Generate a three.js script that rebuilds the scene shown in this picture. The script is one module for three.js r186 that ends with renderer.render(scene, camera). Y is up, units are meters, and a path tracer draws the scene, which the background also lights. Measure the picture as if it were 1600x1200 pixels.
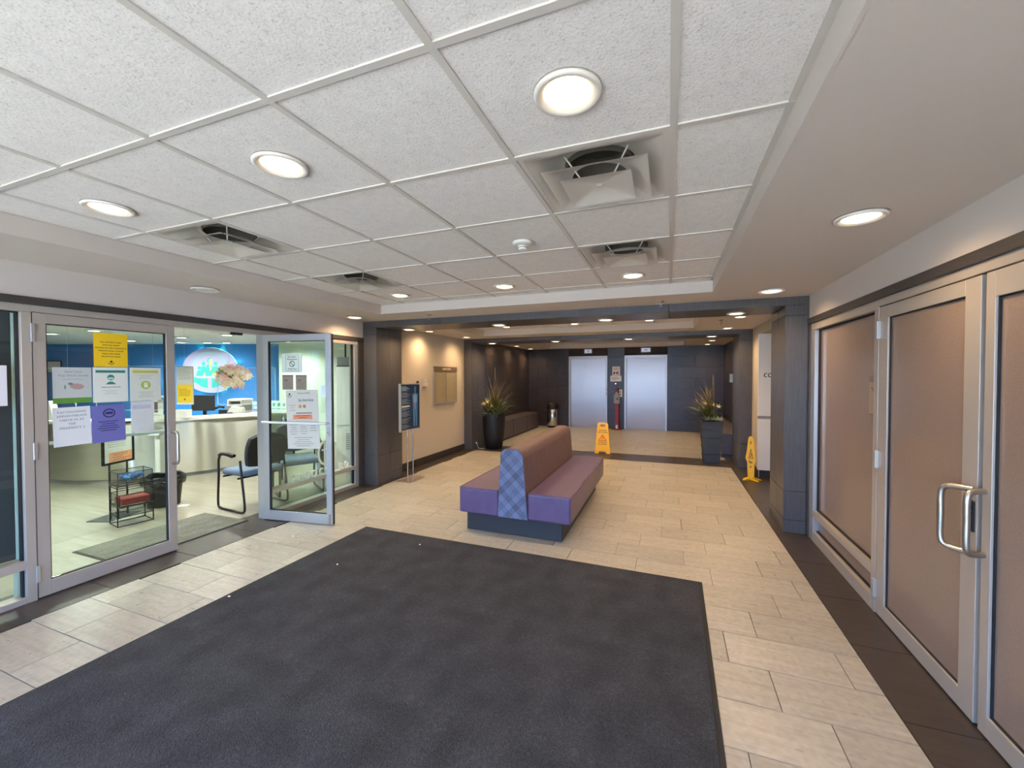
import * as THREE from 'three';
import { RoundedBoxGeometry } from 'three/addons/geometries/RoundedBoxGeometry.js';
import { mergeGeometries } from 'three/addons/utils/BufferGeometryUtils.js';
import { FontLoader } from 'three/addons/loaders/FontLoader.js';
import { TextGeometry } from 'three/addons/geometries/TextGeometry.js';

// ---------------------------------------------------------------- camera, sky, exposure
const scene = new THREE.Scene();
const EYE = 1.56, FOCAL = 642.6;
const camera = new THREE.PerspectiveCamera(2 * Math.atan(600 / FOCAL) * 180 / Math.PI, 4 / 3, 0.05, 200);
camera.position.set(0, EYE, 0);
camera.rotation.order = 'YXZ';
camera.rotation.set(-1.12 * Math.PI / 180, 20.84 * Math.PI / 180, -0.08 * Math.PI / 180);
camera.updateMatrixWorld(true);
scene.background = new THREE.Color().setRGB(3.7, 6.2, 12.4);        // clear sky beyond the entrance glazing
const sun = new THREE.DirectionalLight(new THREE.Color().setRGB(1, 0.95, 0.86), 70);   // high sun running along the facade: it lights the pavement, not the lobby
sun.name = 'sun'; sun.position.set(9, 14, 16.2); sun.target.position.set(0, 0, 16); sun.castShadow = true; sun.shadow.camera.left = sun.shadow.camera.bottom = -25; sun.shadow.camera.right = sun.shadow.camera.top = 25; scene.add(sun, sun.target);
const renderer = new THREE.WebGLRenderer();
renderer.toneMapping = THREE.LinearToneMapping;
renderer.toneMappingExposure = 1.3;
renderer.shadowMap.enabled = true;
const WARM = new THREE.Color().setRGB(1, 0.69, 0.39), COOL = new THREE.Color().setRGB(0.95, 1, 0.88);
const LOBBY_LAMP = 3.0, CLINIC_LAMP = 15;

// ---------------------------------------------------------------- helpers
let seed = 7;
const rnd = () => { seed = (seed + 0x6d2b79f5) | 0; let t = Math.imul(seed ^ (seed >>> 15), 1 | seed); t = (t + Math.imul(t ^ (t >>> 7), 61 | t)) ^ t; return ((t ^ (t >>> 14)) >>> 0) / 4294967296; };
const R = (a, b) => a + (b - a) * rnd();
const V = (x, y, z) => new THREE.Vector3(x, y, z);
// a photo pixel as a direction, then as a point on a plane of the place
const ray = (x, y) => V((x - 800) / FOCAL, -(y - 600) / FOCAL, -1).applyQuaternion(camera.quaternion);
const onY = (x, y, Y = 0) => { const d = ray(x, y), t = (Y - EYE) / d.y; return V(d.x * t, Y, d.z * t); };
const onX = (x, y, X) => { const d = ray(x, y), t = X / d.x; return V(X, EYE + d.y * t, d.z * t); };
const onZ = (x, y, Z) => { const d = ray(x, y), t = Z / d.z; return V(d.x * t, EYE + d.y * t, Z); };
const FWD = V(-Math.sin(20.84 * Math.PI / 180), 0, -Math.cos(20.84 * Math.PI / 180));
const atDepth = (x, y, D) => { const d = ray(x, y), t = D / d.dot(FWD); return V(d.x * t, EYE + d.y * t, d.z * t); };
const FACE_CAMERA = 20.84 * Math.PI / 180;

const taken = {};
const numbered = (n) => { if (!(n in taken)) { taken[n] = 0; return n; } taken[n]++; return n + '_' + String(taken[n]).padStart(3, '0'); };
function thing(name, label, category, pos = [0, 0, 0], turn = 0, extra = {}) {
  const o = new THREE.Group(); o.name = numbered(name); o.position.set(...pos); o.rotation.y = turn;
  o.userData = { label, category, ...extra }; scene.add(o); return o;
}
const structure = (name, label, category, pos, turn) => thing(name, label, category, pos, turn, { kind: 'structure' });
function part(parent, name, geo, mat, label) {
  const m = new THREE.Mesh(Array.isArray(geo) ? merge(geo) : geo, mat); m.name = name; m.castShadow = m.receiveShadow = true;
  if (label) m.userData.label = label;
  parent.add(m); return m;
}
function copyOf(src, pos, turn, label, group) {
  const c = src.clone(); c.name = numbered(src.name.replace(/_\d{3}$/, '')); c.position.set(...pos); c.rotation.y = turn;
  c.userData = { ...src.userData }; if (label) c.userData.label = label; if (group) c.userData.group = group; scene.add(c); return c;
}
// uv in metres, by the way each face points
function uvBox(g, ox = 0, oy = 0) {
  const h = g.index ? g.toNonIndexed() : g, p = h.attributes.position, uv = new Float32Array(p.count * 2), a = V(0, 0, 0), b = V(0, 0, 0), c = V(0, 0, 0);
  for (let i = 0; i < p.count; i += 3) {
    a.fromBufferAttribute(p, i); b.fromBufferAttribute(p, i + 1); c.fromBufferAttribute(p, i + 2);
    const n = b.clone().sub(a).cross(c.clone().sub(a)), x = Math.abs(n.x), y = Math.abs(n.y), z = Math.abs(n.z);
    [a, b, c].forEach((v, k) => {
      const [u, w] = y >= x && y >= z ? [v.x, -v.z] : x >= z ? [-v.z, v.y] : [v.x, v.y];
      uv[(i + k) * 2] = u + ox; uv[(i + k) * 2 + 1] = w + oy;
    });
  }
  h.setAttribute('uv', new THREE.BufferAttribute(uv, 2)); return h;
}
// uv that fits a print to the front (x, y) of a shape
function uvFit(g) {
  const h = g.index ? g.toNonIndexed() : g; h.computeBoundingBox(); const { min, max } = h.boundingBox, p = h.attributes.position, uv = new Float32Array(p.count * 2);
  for (let i = 0; i < p.count; i++) { uv[i * 2] = (p.getX(i) - min.x) / (max.x - min.x); uv[i * 2 + 1] = (p.getY(i) - min.y) / (max.y - min.y); }
  h.setAttribute('uv', new THREE.BufferAttribute(uv, 2)); return h;
}
function merge(list) {
  return mergeGeometries(list.map((g) => { const h = g.index ? g.toNonIndexed() : g; for (const k of Object.keys(h.attributes)) if (!['position', 'normal', 'uv'].includes(k)) h.deleteAttribute(k); return h; }));
}
// a box given by its lower and upper bounds, its edges rounded by r
function bb(x0, x1, y0, y1, z0, z1, r = 0, seg = 1) {
  const w = Math.abs(x1 - x0), h = Math.abs(y1 - y0), d = Math.abs(z1 - z0);
  const g = r > 0 ? new RoundedBoxGeometry(w, h, d, seg, Math.min(r, w / 2.01, h / 2.01, d / 2.01)) : new THREE.BoxGeometry(w, h, d);
  g.translate((x0 + x1) / 2, (y0 + y1) / 2, (z0 + z1) / 2); return uvBox(g);
}
const cyl = (r0, r1, y0, y1, x = 0, z = 0, seg = 20) => uvBox(new THREE.CylinderGeometry(r1, r0, y1 - y0, seg).translate(x, (y0 + y1) / 2, z));
function tube(pts, r, seg = 8, closed = false, tens = 0.0) {
  const c = new THREE.CatmullRomCurve3(pts.map((p) => Array.isArray(p) ? V(...p) : p), closed, 'catmullrom', tens || 0.5);
  const g = new THREE.TubeGeometry(c, Math.max(8, pts.length * 6), r, seg, closed); return g.toNonIndexed();
}
function bar(a, b, r, seg = 8) {
  const A = V(...a), B = V(...b), L = A.distanceTo(B), g = new THREE.CylinderGeometry(r, r, L, seg);
  g.applyQuaternion(new THREE.Quaternion().setFromUnitVectors(V(0, 1, 0), B.clone().sub(A).normalize())); g.translate((A.x + B.x) / 2, (A.y + B.y) / 2, (A.z + B.z) / 2); return g.toNonIndexed();
}
function extrude(pts, depth, bevel = 0, curve = 6) {
  const s = !Array.isArray(pts) ? pts : new THREE.Shape(pts.map((p) => new THREE.Vector2(...p)));
  const g = new THREE.ExtrudeGeometry(s, { depth: depth - 2 * bevel, bevelEnabled: bevel > 0, bevelThickness: bevel, bevelSize: bevel, bevelOffset: -bevel, bevelSegments: 2, curveSegments: curve });
  g.translate(0, 0, bevel); return g.index ? g.toNonIndexed() : g;
}
const lathe = (pts, seg = 32) => new THREE.LatheGeometry(pts.map((p) => new THREE.Vector2(...p)), seg).toNonIndexed();
// a slab with a chamfered top: 18 triangles, lying in x z, its top at y = h
function slab(w, d, h, c) {
  const W = w / 2, D = d / 2, v = [], q = (a, b, e, f) => v.push(...a, ...b, ...e, ...a, ...e, ...f);
  const t = [[-W + c, h, D - c], [W - c, h, D - c], [W - c, h, -D + c], [-W + c, h, -D + c]], m = [[-W, h - c, D], [W, h - c, D], [W, h - c, -D], [-W, h - c, -D]], b = [[-W, 0, D], [W, 0, D], [W, 0, -D], [-W, 0, -D]];
  q(...t); for (let i = 0; i < 4; i++) { const j = (i + 1) % 4; q(m[i], m[j], t[j], t[i]); q(b[i], b[j], m[j], m[i]); }
  const g = new THREE.BufferGeometry(); g.setAttribute('position', new THREE.Float32BufferAttribute(v, 3)); g.computeVertexNormals(); return g;
}

// ---------------------------------------------------------------- textures
const lattice = new Float32Array(65536).map(() => rnd());
const vnoise = (x, y, P) => {
  const ix = Math.floor(x), iy = Math.floor(y), fx = x - ix, fy = y - iy, s = fx * fx * (3 - 2 * fx), t = fy * fy * (3 - 2 * fy), L = (a, b) => lattice[((((a % P) + P) % P) * 251 + (((b % P) + P) % P) * 17 + 31) & 65535];
  return (L(ix, iy) * (1 - s) + L(ix + 1, iy) * s) * (1 - t) + (L(ix, iy + 1) * (1 - s) + L(ix + 1, iy + 1) * s) * t;
};
function tex(n, metres, fn, srgb = true) {
  const data = new Uint8Array(n * n * 4);
  for (let y = 0; y < n; y++) for (let x = 0; x < n; x++) { const c = fn(x / n, y / n, x, y), i = (y * n + x) * 4; for (let k = 0; k < 3; k++) data[i + k] = Math.max(0, Math.min(255, Array.isArray(c) ? c[k] : c)); data[i + 3] = 255; }
  const t = new THREE.DataTexture(data, n, n); t.wrapS = t.wrapT = THREE.RepeatWrapping; t.magFilter = THREE.LinearFilter; t.repeat.set(1 / metres, 1 / metres); if (srgb) t.colorSpace = THREE.SRGBColorSpace; t.needsUpdate = true; return t;
}
const tint = (c, k) => c.map((v) => v * k);
function canvasTex(w, h, draw) {
  const c = document.createElement('canvas'); c.width = w; c.height = h; const g = c.getContext('2d'); draw(g, w, h);
  const t = new THREE.CanvasTexture(c); t.colorSpace = THREE.SRGBColorSpace; return t;
}
const M = (o) => new THREE.MeshStandardMaterial({ roughness: 0.6, metalness: 0, ...o });
const P = (o) => new THREE.MeshPhysicalMaterial({ roughness: 0.6, metalness: 0, ...o });
const grainX = (u, v, s, P0) => 0.5 * vnoise(u * 4 * s, v * 60 * s, P0) + 0.3 * vnoise(u * 9 * s, v * 130 * s, P0 * 2) + 0.2 * vnoise(u * 40, v * 200, 256);

const mat = {};
{
  const floorTone = (b) => tex(256, 1.2, (u, v) => { const g = 0.6 * (0.5 * vnoise(u * 4, v * 64, 64) + 0.5 * vnoise(u * 8, v * 128, 128)) + 0.4 * vnoise(u * 64, v * 64, 64); return tint([164, 158, 147], b * (0.9 + 0.2 * g)); });
  const floorRough = tex(256, 1.2, (u, v) => 62 + 40 * vnoise(u * 8, v * 64, 64) + 16 * vnoise(u * 128, v * 128, 128), false);
  mat.floorTile = [0.97, 1.0, 1.03].map((b) => P({ map: floorTone(b), roughnessMap: floorRough, roughness: 1, specularIntensity: 0.8 }));
  const darkTone = tex(256, 1.2, (u, v) => tint([56, 48, 45], 0.82 + 0.36 * grainX(u, v, 1, 64)));
  mat.borderTile = P({ map: darkTone, roughness: 0.36 });
  mat.grout = M({ color: 0x8d7f6e, roughness: 0.9 });
  mat.darkGrout = M({ color: 0x4a4038, roughness: 0.9 });
  mat.ceilTile = M({ map: tex(512, 0.6, (u, v) => { const a = vnoise(u * 200, v * 200, 256), b = vnoise(u * 96, v * 96, 96); return tint([226, 220, 216], 1.0 - (a > 0.8 ? 0.1 : 0) - (b > 0.86 ? 0.07 : 0) + 0.03 * vnoise(u * 20, v * 20, 20)); }), bumpMap: tex(256, 0.6, (u, v) => 140 + 110 * vnoise(u * 128, v * 128, 128), false), bumpScale: 0.0012, roughness: 0.95 });
  mat.tbar = M({ color: 0xc9c2bb, roughness: 0.5 });
  mat.paint = M({ color: 0xcbc0b7, roughness: 0.85 });   // one off-white paint for the lobby's plaster
  mat.paintBeige = M({ map: tex(256, 0.5, (u, v) => tint([190, 178, 160], 0.985 + 0.03 * vnoise(u * 128, v * 128, 128))), roughness: 0.82 });
  mat.clinicWhite = M({ color: 0xd8ddd2, roughness: 0.8 });
  mat.clinicCeil = M({ color: 0xe4e6e0, roughness: 0.85 });
  mat.clinicBlue = M({ map: tex(128, 0.6, (u, v) => tint([44, 126, 204], 0.98 + 0.04 * vnoise(u * 64, v * 64, 64))), roughness: 0.6 });
  mat.clinicFloor = M({ map: tex(512, 2.4, (u, v) => tint([134, 128, 114], 0.86 + 0.26 * grainX(u, v, 1, 64))), roughness: 0.36 });
  const lam = tex(512, 0.9, (u, v) => tint([80, 77, 77], 0.88 + 0.24 * (0.6 * vnoise(u * 120, v * 6, 128) + 0.4 * vnoise(u * 240, v * 14, 256))));
  mat.laminate = P({ map: lam, roughness: 0.34, specularIntensity: 0.9 });
  mat.laminateDark = P({ color: 0x3a3432, roughness: 0.5 });
  mat.seam = M({ color: 0x1c1a1a, roughness: 0.9 });
  mat.trimDark = P({ map: tex(256, 0.6, (u, v) => tint([62, 57, 55], 0.85 + 0.3 * grainX(u, v, 1, 64))), roughness: 0.42 });
  mat.alu = P({ color: 0xb3aaa0, roughness: 0.4, metalness: 0.3 });
  mat.aluBright = P({ color: 0xb9b9b8, roughness: 0.3, metalness: 0.55 });
  mat.gasket = M({ color: 0x17181c, roughness: 0.7 });
  mat.glass = P({ color: 0xf4fbf8, transmission: 1, roughness: 0.0, thickness: 0, ior: 1.5 });
  mat.acrylic = P({ color: 0xffffff, transmission: 1, roughness: 0.02, thickness: 0, ior: 1.45 });
  mat.acrylicEdge = P({ color: 0xdff0f5, roughness: 0.2, transmission: 0.4, thickness: 0 });
  mat.film = P({ map: tex(256, 0.4, (u, v) => tint([138, 118, 106], 0.95 + 0.1 * vnoise(u * 128, v * 128, 128))), roughness: 0.6, clearcoat: 0.7, clearcoatRoughness: 0.12 });
  mat.darkTile = [0.95, 1.0, 1.05].map((b) => P({ map: tex(256, 0.9, (u, v) => tint([56, 48, 45], b * (0.84 + 0.32 * grainX(u, v, 1, 64)))), roughness: 0.34 }));
  mat.steel = P({ color: 0xccbfb8, metalness: 1, anisotropy: 0.85, anisotropyRotation: 0, roughnessMap: tex(256, 0.6, (u, v) => 92 + 24 * vnoise(u * 3, v * 200, 256), false), roughness: 1, bumpMap: tex(256, 0.3, (u, v) => 255 * (0.6 * vnoise(u * 2, v * 220, 256) + 0.4 * vnoise(u * 5, v * 110, 128)), false), bumpScale: 0.00004 });
  mat.steelFrame = P({ color: 0xb8aea8, metalness: 1, roughness: 0.4 });
  mat.steelCounter = P({ color: 0xd6d5ca, metalness: 0.95, roughness: 0.3, anisotropy: 0.9, anisotropyRotation: Math.PI / 2, bumpMap: tex(256, 2.4, (u, v) => 255 * (0.8 * vnoise(u * 8, v * 2, 8) + 0.2 * vnoise(u * 16, v * 4, 16)), false), bumpScale: 0.012 });
  mat.chrome = P({ color: 0xd2d4d6, metalness: 1, roughness: 0.2 });
  mat.satin = P({ color: 0xbab4ab, metalness: 1, roughness: 0.34 });
  const vin = (c) => P({ map: tex(256, 0.5, (u, v) => tint(c, 0.93 + 0.1 * vnoise(u * 10, v * 10, 16) + 0.06 * vnoise(u * 128, v * 128, 128))), bumpMap: tex(256, 0.12, (u, v) => 255 * vnoise(u * 64, v * 64, 64), false), bumpScale: 0.0003, roughness: 0.42, clearcoat: 0.35, clearcoatRoughness: 0.3 });
  mat.vinyl = vin([92, 70, 104]);
  mat.vinylBack = P({ map: tex(256, 0.5, (u, v) => tint([110, 88, 88], 0.9 + 0.2 * (0.5 * vnoise(u * 100, v * 100, 128) + 0.5 * vnoise(u * 12, v * 12, 12)))), roughness: 0.62 });
  mat.vinylDark = vin([72, 62, 68]);
  mat.worn = M({ color: 0xa9a3a8, roughness: 0.8 });
  mat.plaid = M({ map: tex(512, 0.3, (u, v) => {
    const a = (u + v) % 1, b = ((u - v) % 1 + 1) % 1, s = (t) => (t < 0.26 ? 0.9 : t < 0.5 ? 1.04 : t < 0.76 ? 0.97 : 1.08), line = (t) => (Math.abs(t - 0.13) < 0.006 || Math.abs(t - 0.63) < 0.006 ? 1.1 : 1);
    return tint([100, 106, 130], s(a) * s(b) * line(a) * line(b) * (0.95 + 0.1 * vnoise(u * 256, v * 256, 256)));
  }), roughness: 0.85 });
  mat.plinth = P({ color: 0x2a2c30, roughness: 0.45 });
  mat.mat = M({ map: tex(512, 0.8, (u, v) => tint([49, 50, 54], 0.6 + 0.55 * vnoise(u * 180, v * 180, 256) * (0.6 + 0.5 * vnoise(u * 60, v * 60, 64)) + 0.35 * vnoise(u * 8, v * 8, 8))), bumpMap: tex(512, 0.8, (u, v) => 255 * vnoise(u * 200, v * 200, 256), false), bumpScale: 0.004, roughness: 1 });
  mat.rubber = M({ color: 0x232325, roughness: 0.8 });
  mat.clinicMat = M({ map: tex(512, 0.8, (u, v) => tint([98, 97, 90], 0.7 + 0.4 * vnoise(u * 160, v * 160, 256) + 0.2 * vnoise(u * 10, v * 10, 16))), roughness: 1 });
  mat.white = M({ color: 0xe4e2dc, roughness: 0.6 });
  mat.whitePlastic = P({ color: 0xdedcd6, roughness: 0.4 });
  mat.black = P({ color: 0x17181a, roughness: 0.45 });
  mat.blackMetal = P({ color: 0x232628, roughness: 0.4, metalness: 0.5 });
  mat.bag = P({ color: 0x0c0d0f, roughness: 0.3, bumpMap: tex(128, 0.2, (u, v) => 255 * vnoise(u * 12, v * 12, 12), false), bumpScale: 0.01 });
  mat.counterTop = P({ color: 0xdad9d0, roughness: 0.3 });
  mat.yellow = P({ color: 0xf2b806, roughness: 0.45 });
  mat.red = P({ color: 0x8e1626, roughness: 0.4 });
  mat.grey = P({ color: 0x8d8b88, roughness: 0.5 });
  mat.blueSeat = M({ map: tex(128, 0.1, (u, v) => tint([96, 112, 134], 0.86 + 0.28 * vnoise(u * 64, v * 64, 64))), roughness: 0.95 });
  mat.charFabric = M({ map: tex(128, 0.1, (u, v) => tint([58, 60, 62], 0.86 + 0.28 * vnoise(u * 64, v * 64, 64))), roughness: 0.95 });
  mat.diffuser = P({ color: 0xcac3ba, roughness: 0.45, side: THREE.DoubleSide });
  mat.duct = M({ color: 0x5a564e, roughness: 0.9, side: THREE.DoubleSide });
  mat.lampTrim = M({ color: 0xe0d8cf, roughness: 0.5 });
  mat.lampLens = M({ color: 0xffffff, emissive: new THREE.Color().setRGB(1, 0.8, 0.5), emissiveIntensity: 5, roughness: 0.5 });
  mat.lampLensCool = M({ color: 0xffffff, emissive: new THREE.Color().setRGB(0.97, 1, 0.95), emissiveIntensity: 5, roughness: 0.5 });
  mat.lampOff = M({ color: 0xd9d7d4, roughness: 0.5 });
  mat.pot = P({ color: 0x15161a, roughness: 0.5 });
  mat.potGrey = P({ color: 0x3e434b, roughness: 0.6 });
  mat.soil = M({ color: 0x2b211a, roughness: 1 });
  const leaf = (c) => P({ color: c, roughness: 0.55, side: THREE.DoubleSide, transmission: 0.2, thickness: 0 });
  mat.leafGreen = leaf(0x56652f); mat.leafPale = leaf(0x8b9a5c); mat.grass = leaf(0x7a6a45); mat.grassDark = leaf(0x4b4630); mat.succulent = leaf(0x93a08c);
  mat.lily = leaf(0xc4b578);
  mat.paper = M({ color: 0xe6e6e0, roughness: 0.8 });
}

// ---------------------------------------------------------------- the floor
const XL = -4.105, XR = 1.275, ENTRY = 1.7, PORTAL1 = [-4.77, -5.36], PORTAL2 = [-7.8, -8.48], LIFT = -12.4;
{
  const floor = structure('floor', 'lobby floor of beige plank tiles with dark tile borders', 'floor');
  part(floor, 'screed', bb(-4.4, 1.6, -0.2, -0.012, LIFT - 0.3, ENTRY), mat.grout);
  part(floor, 'border_bed', [bb(-4.4, -3.812, -0.012, -0.004, PORTAL2[0], ENTRY), bb(1.0, 1.6, -0.012, -0.004, PORTAL2[0], ENTRY), bb(-4.4, 1.6, -0.012, -0.004, PORTAL2[1], PORTAL2[0])], mat.darkGrout);
  const TW = 0.56, TD = 0.288, x0 = -3.81, x1 = 0.998, shift = [0.13, 0.317, 0.503];
  const order = [0, 1, 2, 0, 2, 1, 0, 2, 1, 2, 0, 1];
  const cache = {}, far = [];
  const field = (zTop, zEnd, asParts) => {
    let row = 0;
    for (let z = zTop; z > zEnd + 0.02; z -= TD, row++) {
      const d = Math.min(TD, z - zEnd), off = shift[order[((Math.round((-3.64 - z) / TD) % 12) + 12) % 12]];
      let k = Math.floor((x0 - off) / TW);
      for (let x = off + k * TW; x < x1; x += TW) {
        const a = Math.max(x, x0), b = Math.min(x + TW, x1); if (b - a < 0.03) continue;
        const v = Math.floor(rnd() * 9), key = (b - a).toFixed(2) + d.toFixed(2) + v;
        const geo = cache[key] ??= uvBox(slab(b - a - 0.004, d - 0.004, 0.011, 0.0012), v * 0.37, v * 0.23);
        if (asParts(z)) { const m = part(floor, 'floor_tile', geo, mat.floorTile[v % 3]); m.position.set((a + b) / 2, -0.011, z - d / 2); } else far.push(geo.clone().translate((a + b) / 2, -0.011, z - d / 2));
      }
    }
  };
  const zA = -3.64 + TD * 18;
  field(zA, PORTAL2[0], (z) => z < -1.0);
  field(PORTAL2[1], LIFT, (z) => z > -10.2);
  const rest = part(floor, 'tile_field', far, mat.floorTile[1]); rest.userData.kind = 'stuff';
  const bt = (xa, xb, za, zb) => { const m = part(floor, 'border_tile', uvBox(slab(xb - xa - 0.004, za - zb - 0.004, 0.011, 0.001), R(0, 3), R(0, 3)), mat.borderTile); m.position.set((xa + xb) / 2, -0.011, (za + zb) / 2); };
  for (let z = ENTRY; z > PORTAL2[0] + 0.05; z -= 0.576) { const e = Math.max(PORTAL2[0], z - 0.576); bt(-4.38, x0 - 0.002, z, e); bt(x1 + 0.002, 1.58, z, e); }
  for (let x = -4.38; x < 1.5; x += 0.56) { bt(x, Math.min(x + 0.56, 1.58), PORTAL2[0], -8.14); bt(x, Math.min(x + 0.56, 1.58), -8.14, PORTAL2[1]); }
  for (let z = PORTAL2[1]; z > LIFT; z -= 0.576) { const e = Math.max(LIFT, z - 0.576); bt(-4.38, x0 - 0.002, z, e); bt(x1 + 0.002, 1.58, z, e); }
  const cf = structure('floor_clinic', 'pale wood-look floor of the clinic behind the glass wall', 'floor');
  part(cf, 'sheet', bb(-17, -4.38, -0.15, 0, -12, 3), mat.clinicFloor);
  const pav = structure('pavement', 'concrete pavement outside the entrance', 'pavement');
  part(pav, 'concrete', bb(-14, 12, -0.3, -0.02, ENTRY, 30), M({ color: 0x98918a, roughness: 0.9 }));
}

// ---------------------------------------------------------------- ceilings
const LOW = 2.335, TRAY = 2.445;
const TX = [-3.37, 0.39], TZ = -4.245, TZN = 0.9;
const GX = [-3.37, -3.01, -2.405, -1.805, -1.203, -0.6, 0.012, 0.39], GZ = [0.9, 0.265, -0.352, -0.969, -1.585, -2.202, -2.818, -3.435, -4.052, -4.245];
const DIFF = [[-0.6, -1.585], [-0.6, -2.818], [-3.01, -1.585], [-3.01, -2.818]];
{
  const c = structure('ceiling', 'suspended tile ceiling in a raised tray with a plain lower border', 'ceiling');
  part(c, 'lower_border', [bb(XL - 0.3, TX[0], LOW, LOW + 0.3, PORTAL1[0], ENTRY), bb(TX[1], XR + 0.3, LOW, LOW + 0.3, PORTAL1[0], ENTRY), bb(TX[0], TX[1], LOW, LOW + 0.3, PORTAL1[0], TZ), bb(TX[0], TX[1], LOW, LOW + 0.3, TZN, ENTRY)], mat.paint);
  part(c, 'cove_face', [bb(TX[0] - 0.001, TX[0] + 0.012, LOW, TRAY, TZ, TZN), bb(TX[1] - 0.012, TX[1] + 0.001, LOW, TRAY, TZ, TZN), bb(TX[0], TX[1], LOW, TRAY, TZ - 0.001, TZ + 0.012)], mat.paint);
  part(c, 'backing', bb(TX[0], TX[1], TRAY + 0.22, TRAY + 0.3, TZ, TZN), mat.paint);
  const geos = {};
  for (let i = 0; i < GX.length - 1; i++) for (let j = 0; j < GZ.length - 1; j++) {
    if (DIFF.some(([x, z]) => Math.abs(x - GX[i]) < 0.01 && Math.abs(z - GZ[j]) < 0.01)) continue;
    const w = GX[i + 1] - GX[i] - 0.018, d = GZ[j] - GZ[j + 1] - 0.018, v = (i * 3 + j * 5) % 4, key = w.toFixed(3) + d.toFixed(3) + v;
    const geo = geos[key] ??= uvBox(slab(w, d, 0.012, 0.003).rotateX(Math.PI), v * 0.21, v * 0.13);
    const m = part(c, 'ceiling_tile', geo, mat.ceilTile); m.position.set((GX[i] + GX[i + 1]) / 2, TRAY + 0.014, (GZ[j] + GZ[j + 1]) / 2);
  }
  for (const x of GX.slice(1, -1)) part(c, 'grid_bar', bb(x - 0.012, x + 0.012, TRAY - 0.004, TRAY + 0.03, TZ, TZN), mat.tbar);
  for (const z of GZ.slice(1, -1)) for (let i = 0; i < GX.length - 1; i++) part(c, 'cross_bar', bb(GX[i] + 0.012, GX[i + 1] - 0.012, TRAY - 0.004, TRAY + 0.03, z - 0.012, z + 0.012), mat.tbar);
  part(c, 'edge_angle', [bb(TX[0] + 0.012, TX[0] + 0.034, TRAY - 0.003, TRAY + 0.001, TZ, TZN), bb(TX[1] - 0.034, TX[1] - 0.012, TRAY - 0.003, TRAY + 0.001, TZ, TZN), bb(TX[0], TX[1], TRAY - 0.003, TRAY + 0.001, TZ + 0.012, TZ + 0.034)], mat.tbar);

  const zone = (name, label, z0, z1, low, tray, t0, t1, xa, xb) => {
    const o = structure(name, label, 'ceiling');
    part(o, 'lower_border', [bb(xa, TX[0], low, low + 0.3, z1, z0), bb(TX[1], xb, low, low + 0.3, z1, z0), bb(TX[0], TX[1], low, low + 0.3, t0, z0), bb(TX[0], TX[1], low, low + 0.3, z1, t1)], mat.paint);
    part(o, 'cove_face', [bb(TX[0], TX[1], low, tray, t1 - 0.001, t1 + 0.01), bb(TX[0], TX[1], low, tray, t0 - 0.01, t0 + 0.001), bb(TX[0] - 0.001, TX[0] + 0.01, low, tray, t1, t0), bb(TX[1] - 0.01, TX[1] + 0.001, low, tray, t1, t0)], mat.paint);
    const nx = 6, dz = (t0 - t1) / Math.max(1, Math.round((t0 - t1) / 0.61)), dx = (TX[1] - TX[0]) / nx;
    const geo = uvBox(slab(dx - 0.016, dz - 0.016, 0.012, 0.003).rotateX(Math.PI));
    part(o, 'backing', bb(TX[0], TX[1], tray + 0.03, tray + 0.1, t1, t0), mat.tbar);
    for (let i = 0; i < nx; i++) for (let z = t0; z > t1 + 0.1; z -= dz) { const m = part(o, 'ceiling_tile', geo, mat.ceilTile); m.position.set(TX[0] + (i + 0.5) * dx, tray + 0.014, z - dz / 2); }
    return o;
  };
  zone('ceiling_corridor', 'raised tray ceiling between the two dark portals', PORTAL1[1], PORTAL2[0], LOW, TRAY, -5.85, -7.3, XL - 0.3, XR + 0.3);
  zone('ceiling_elevator', 'raised tray ceiling before the elevators', PORTAL2[1], LIFT - 0.2, 2.385, 2.495, -8.95, -12.08, -4.5, 1.75);
  const cc = structure('ceiling_clinic', 'plain white ceiling of the clinic', 'ceiling');
  part(cc, 'sheet', bb(-17, XL - 0.15, LOW, LOW + 0.2, -12, 3), mat.clinicCeil);
}

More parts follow.
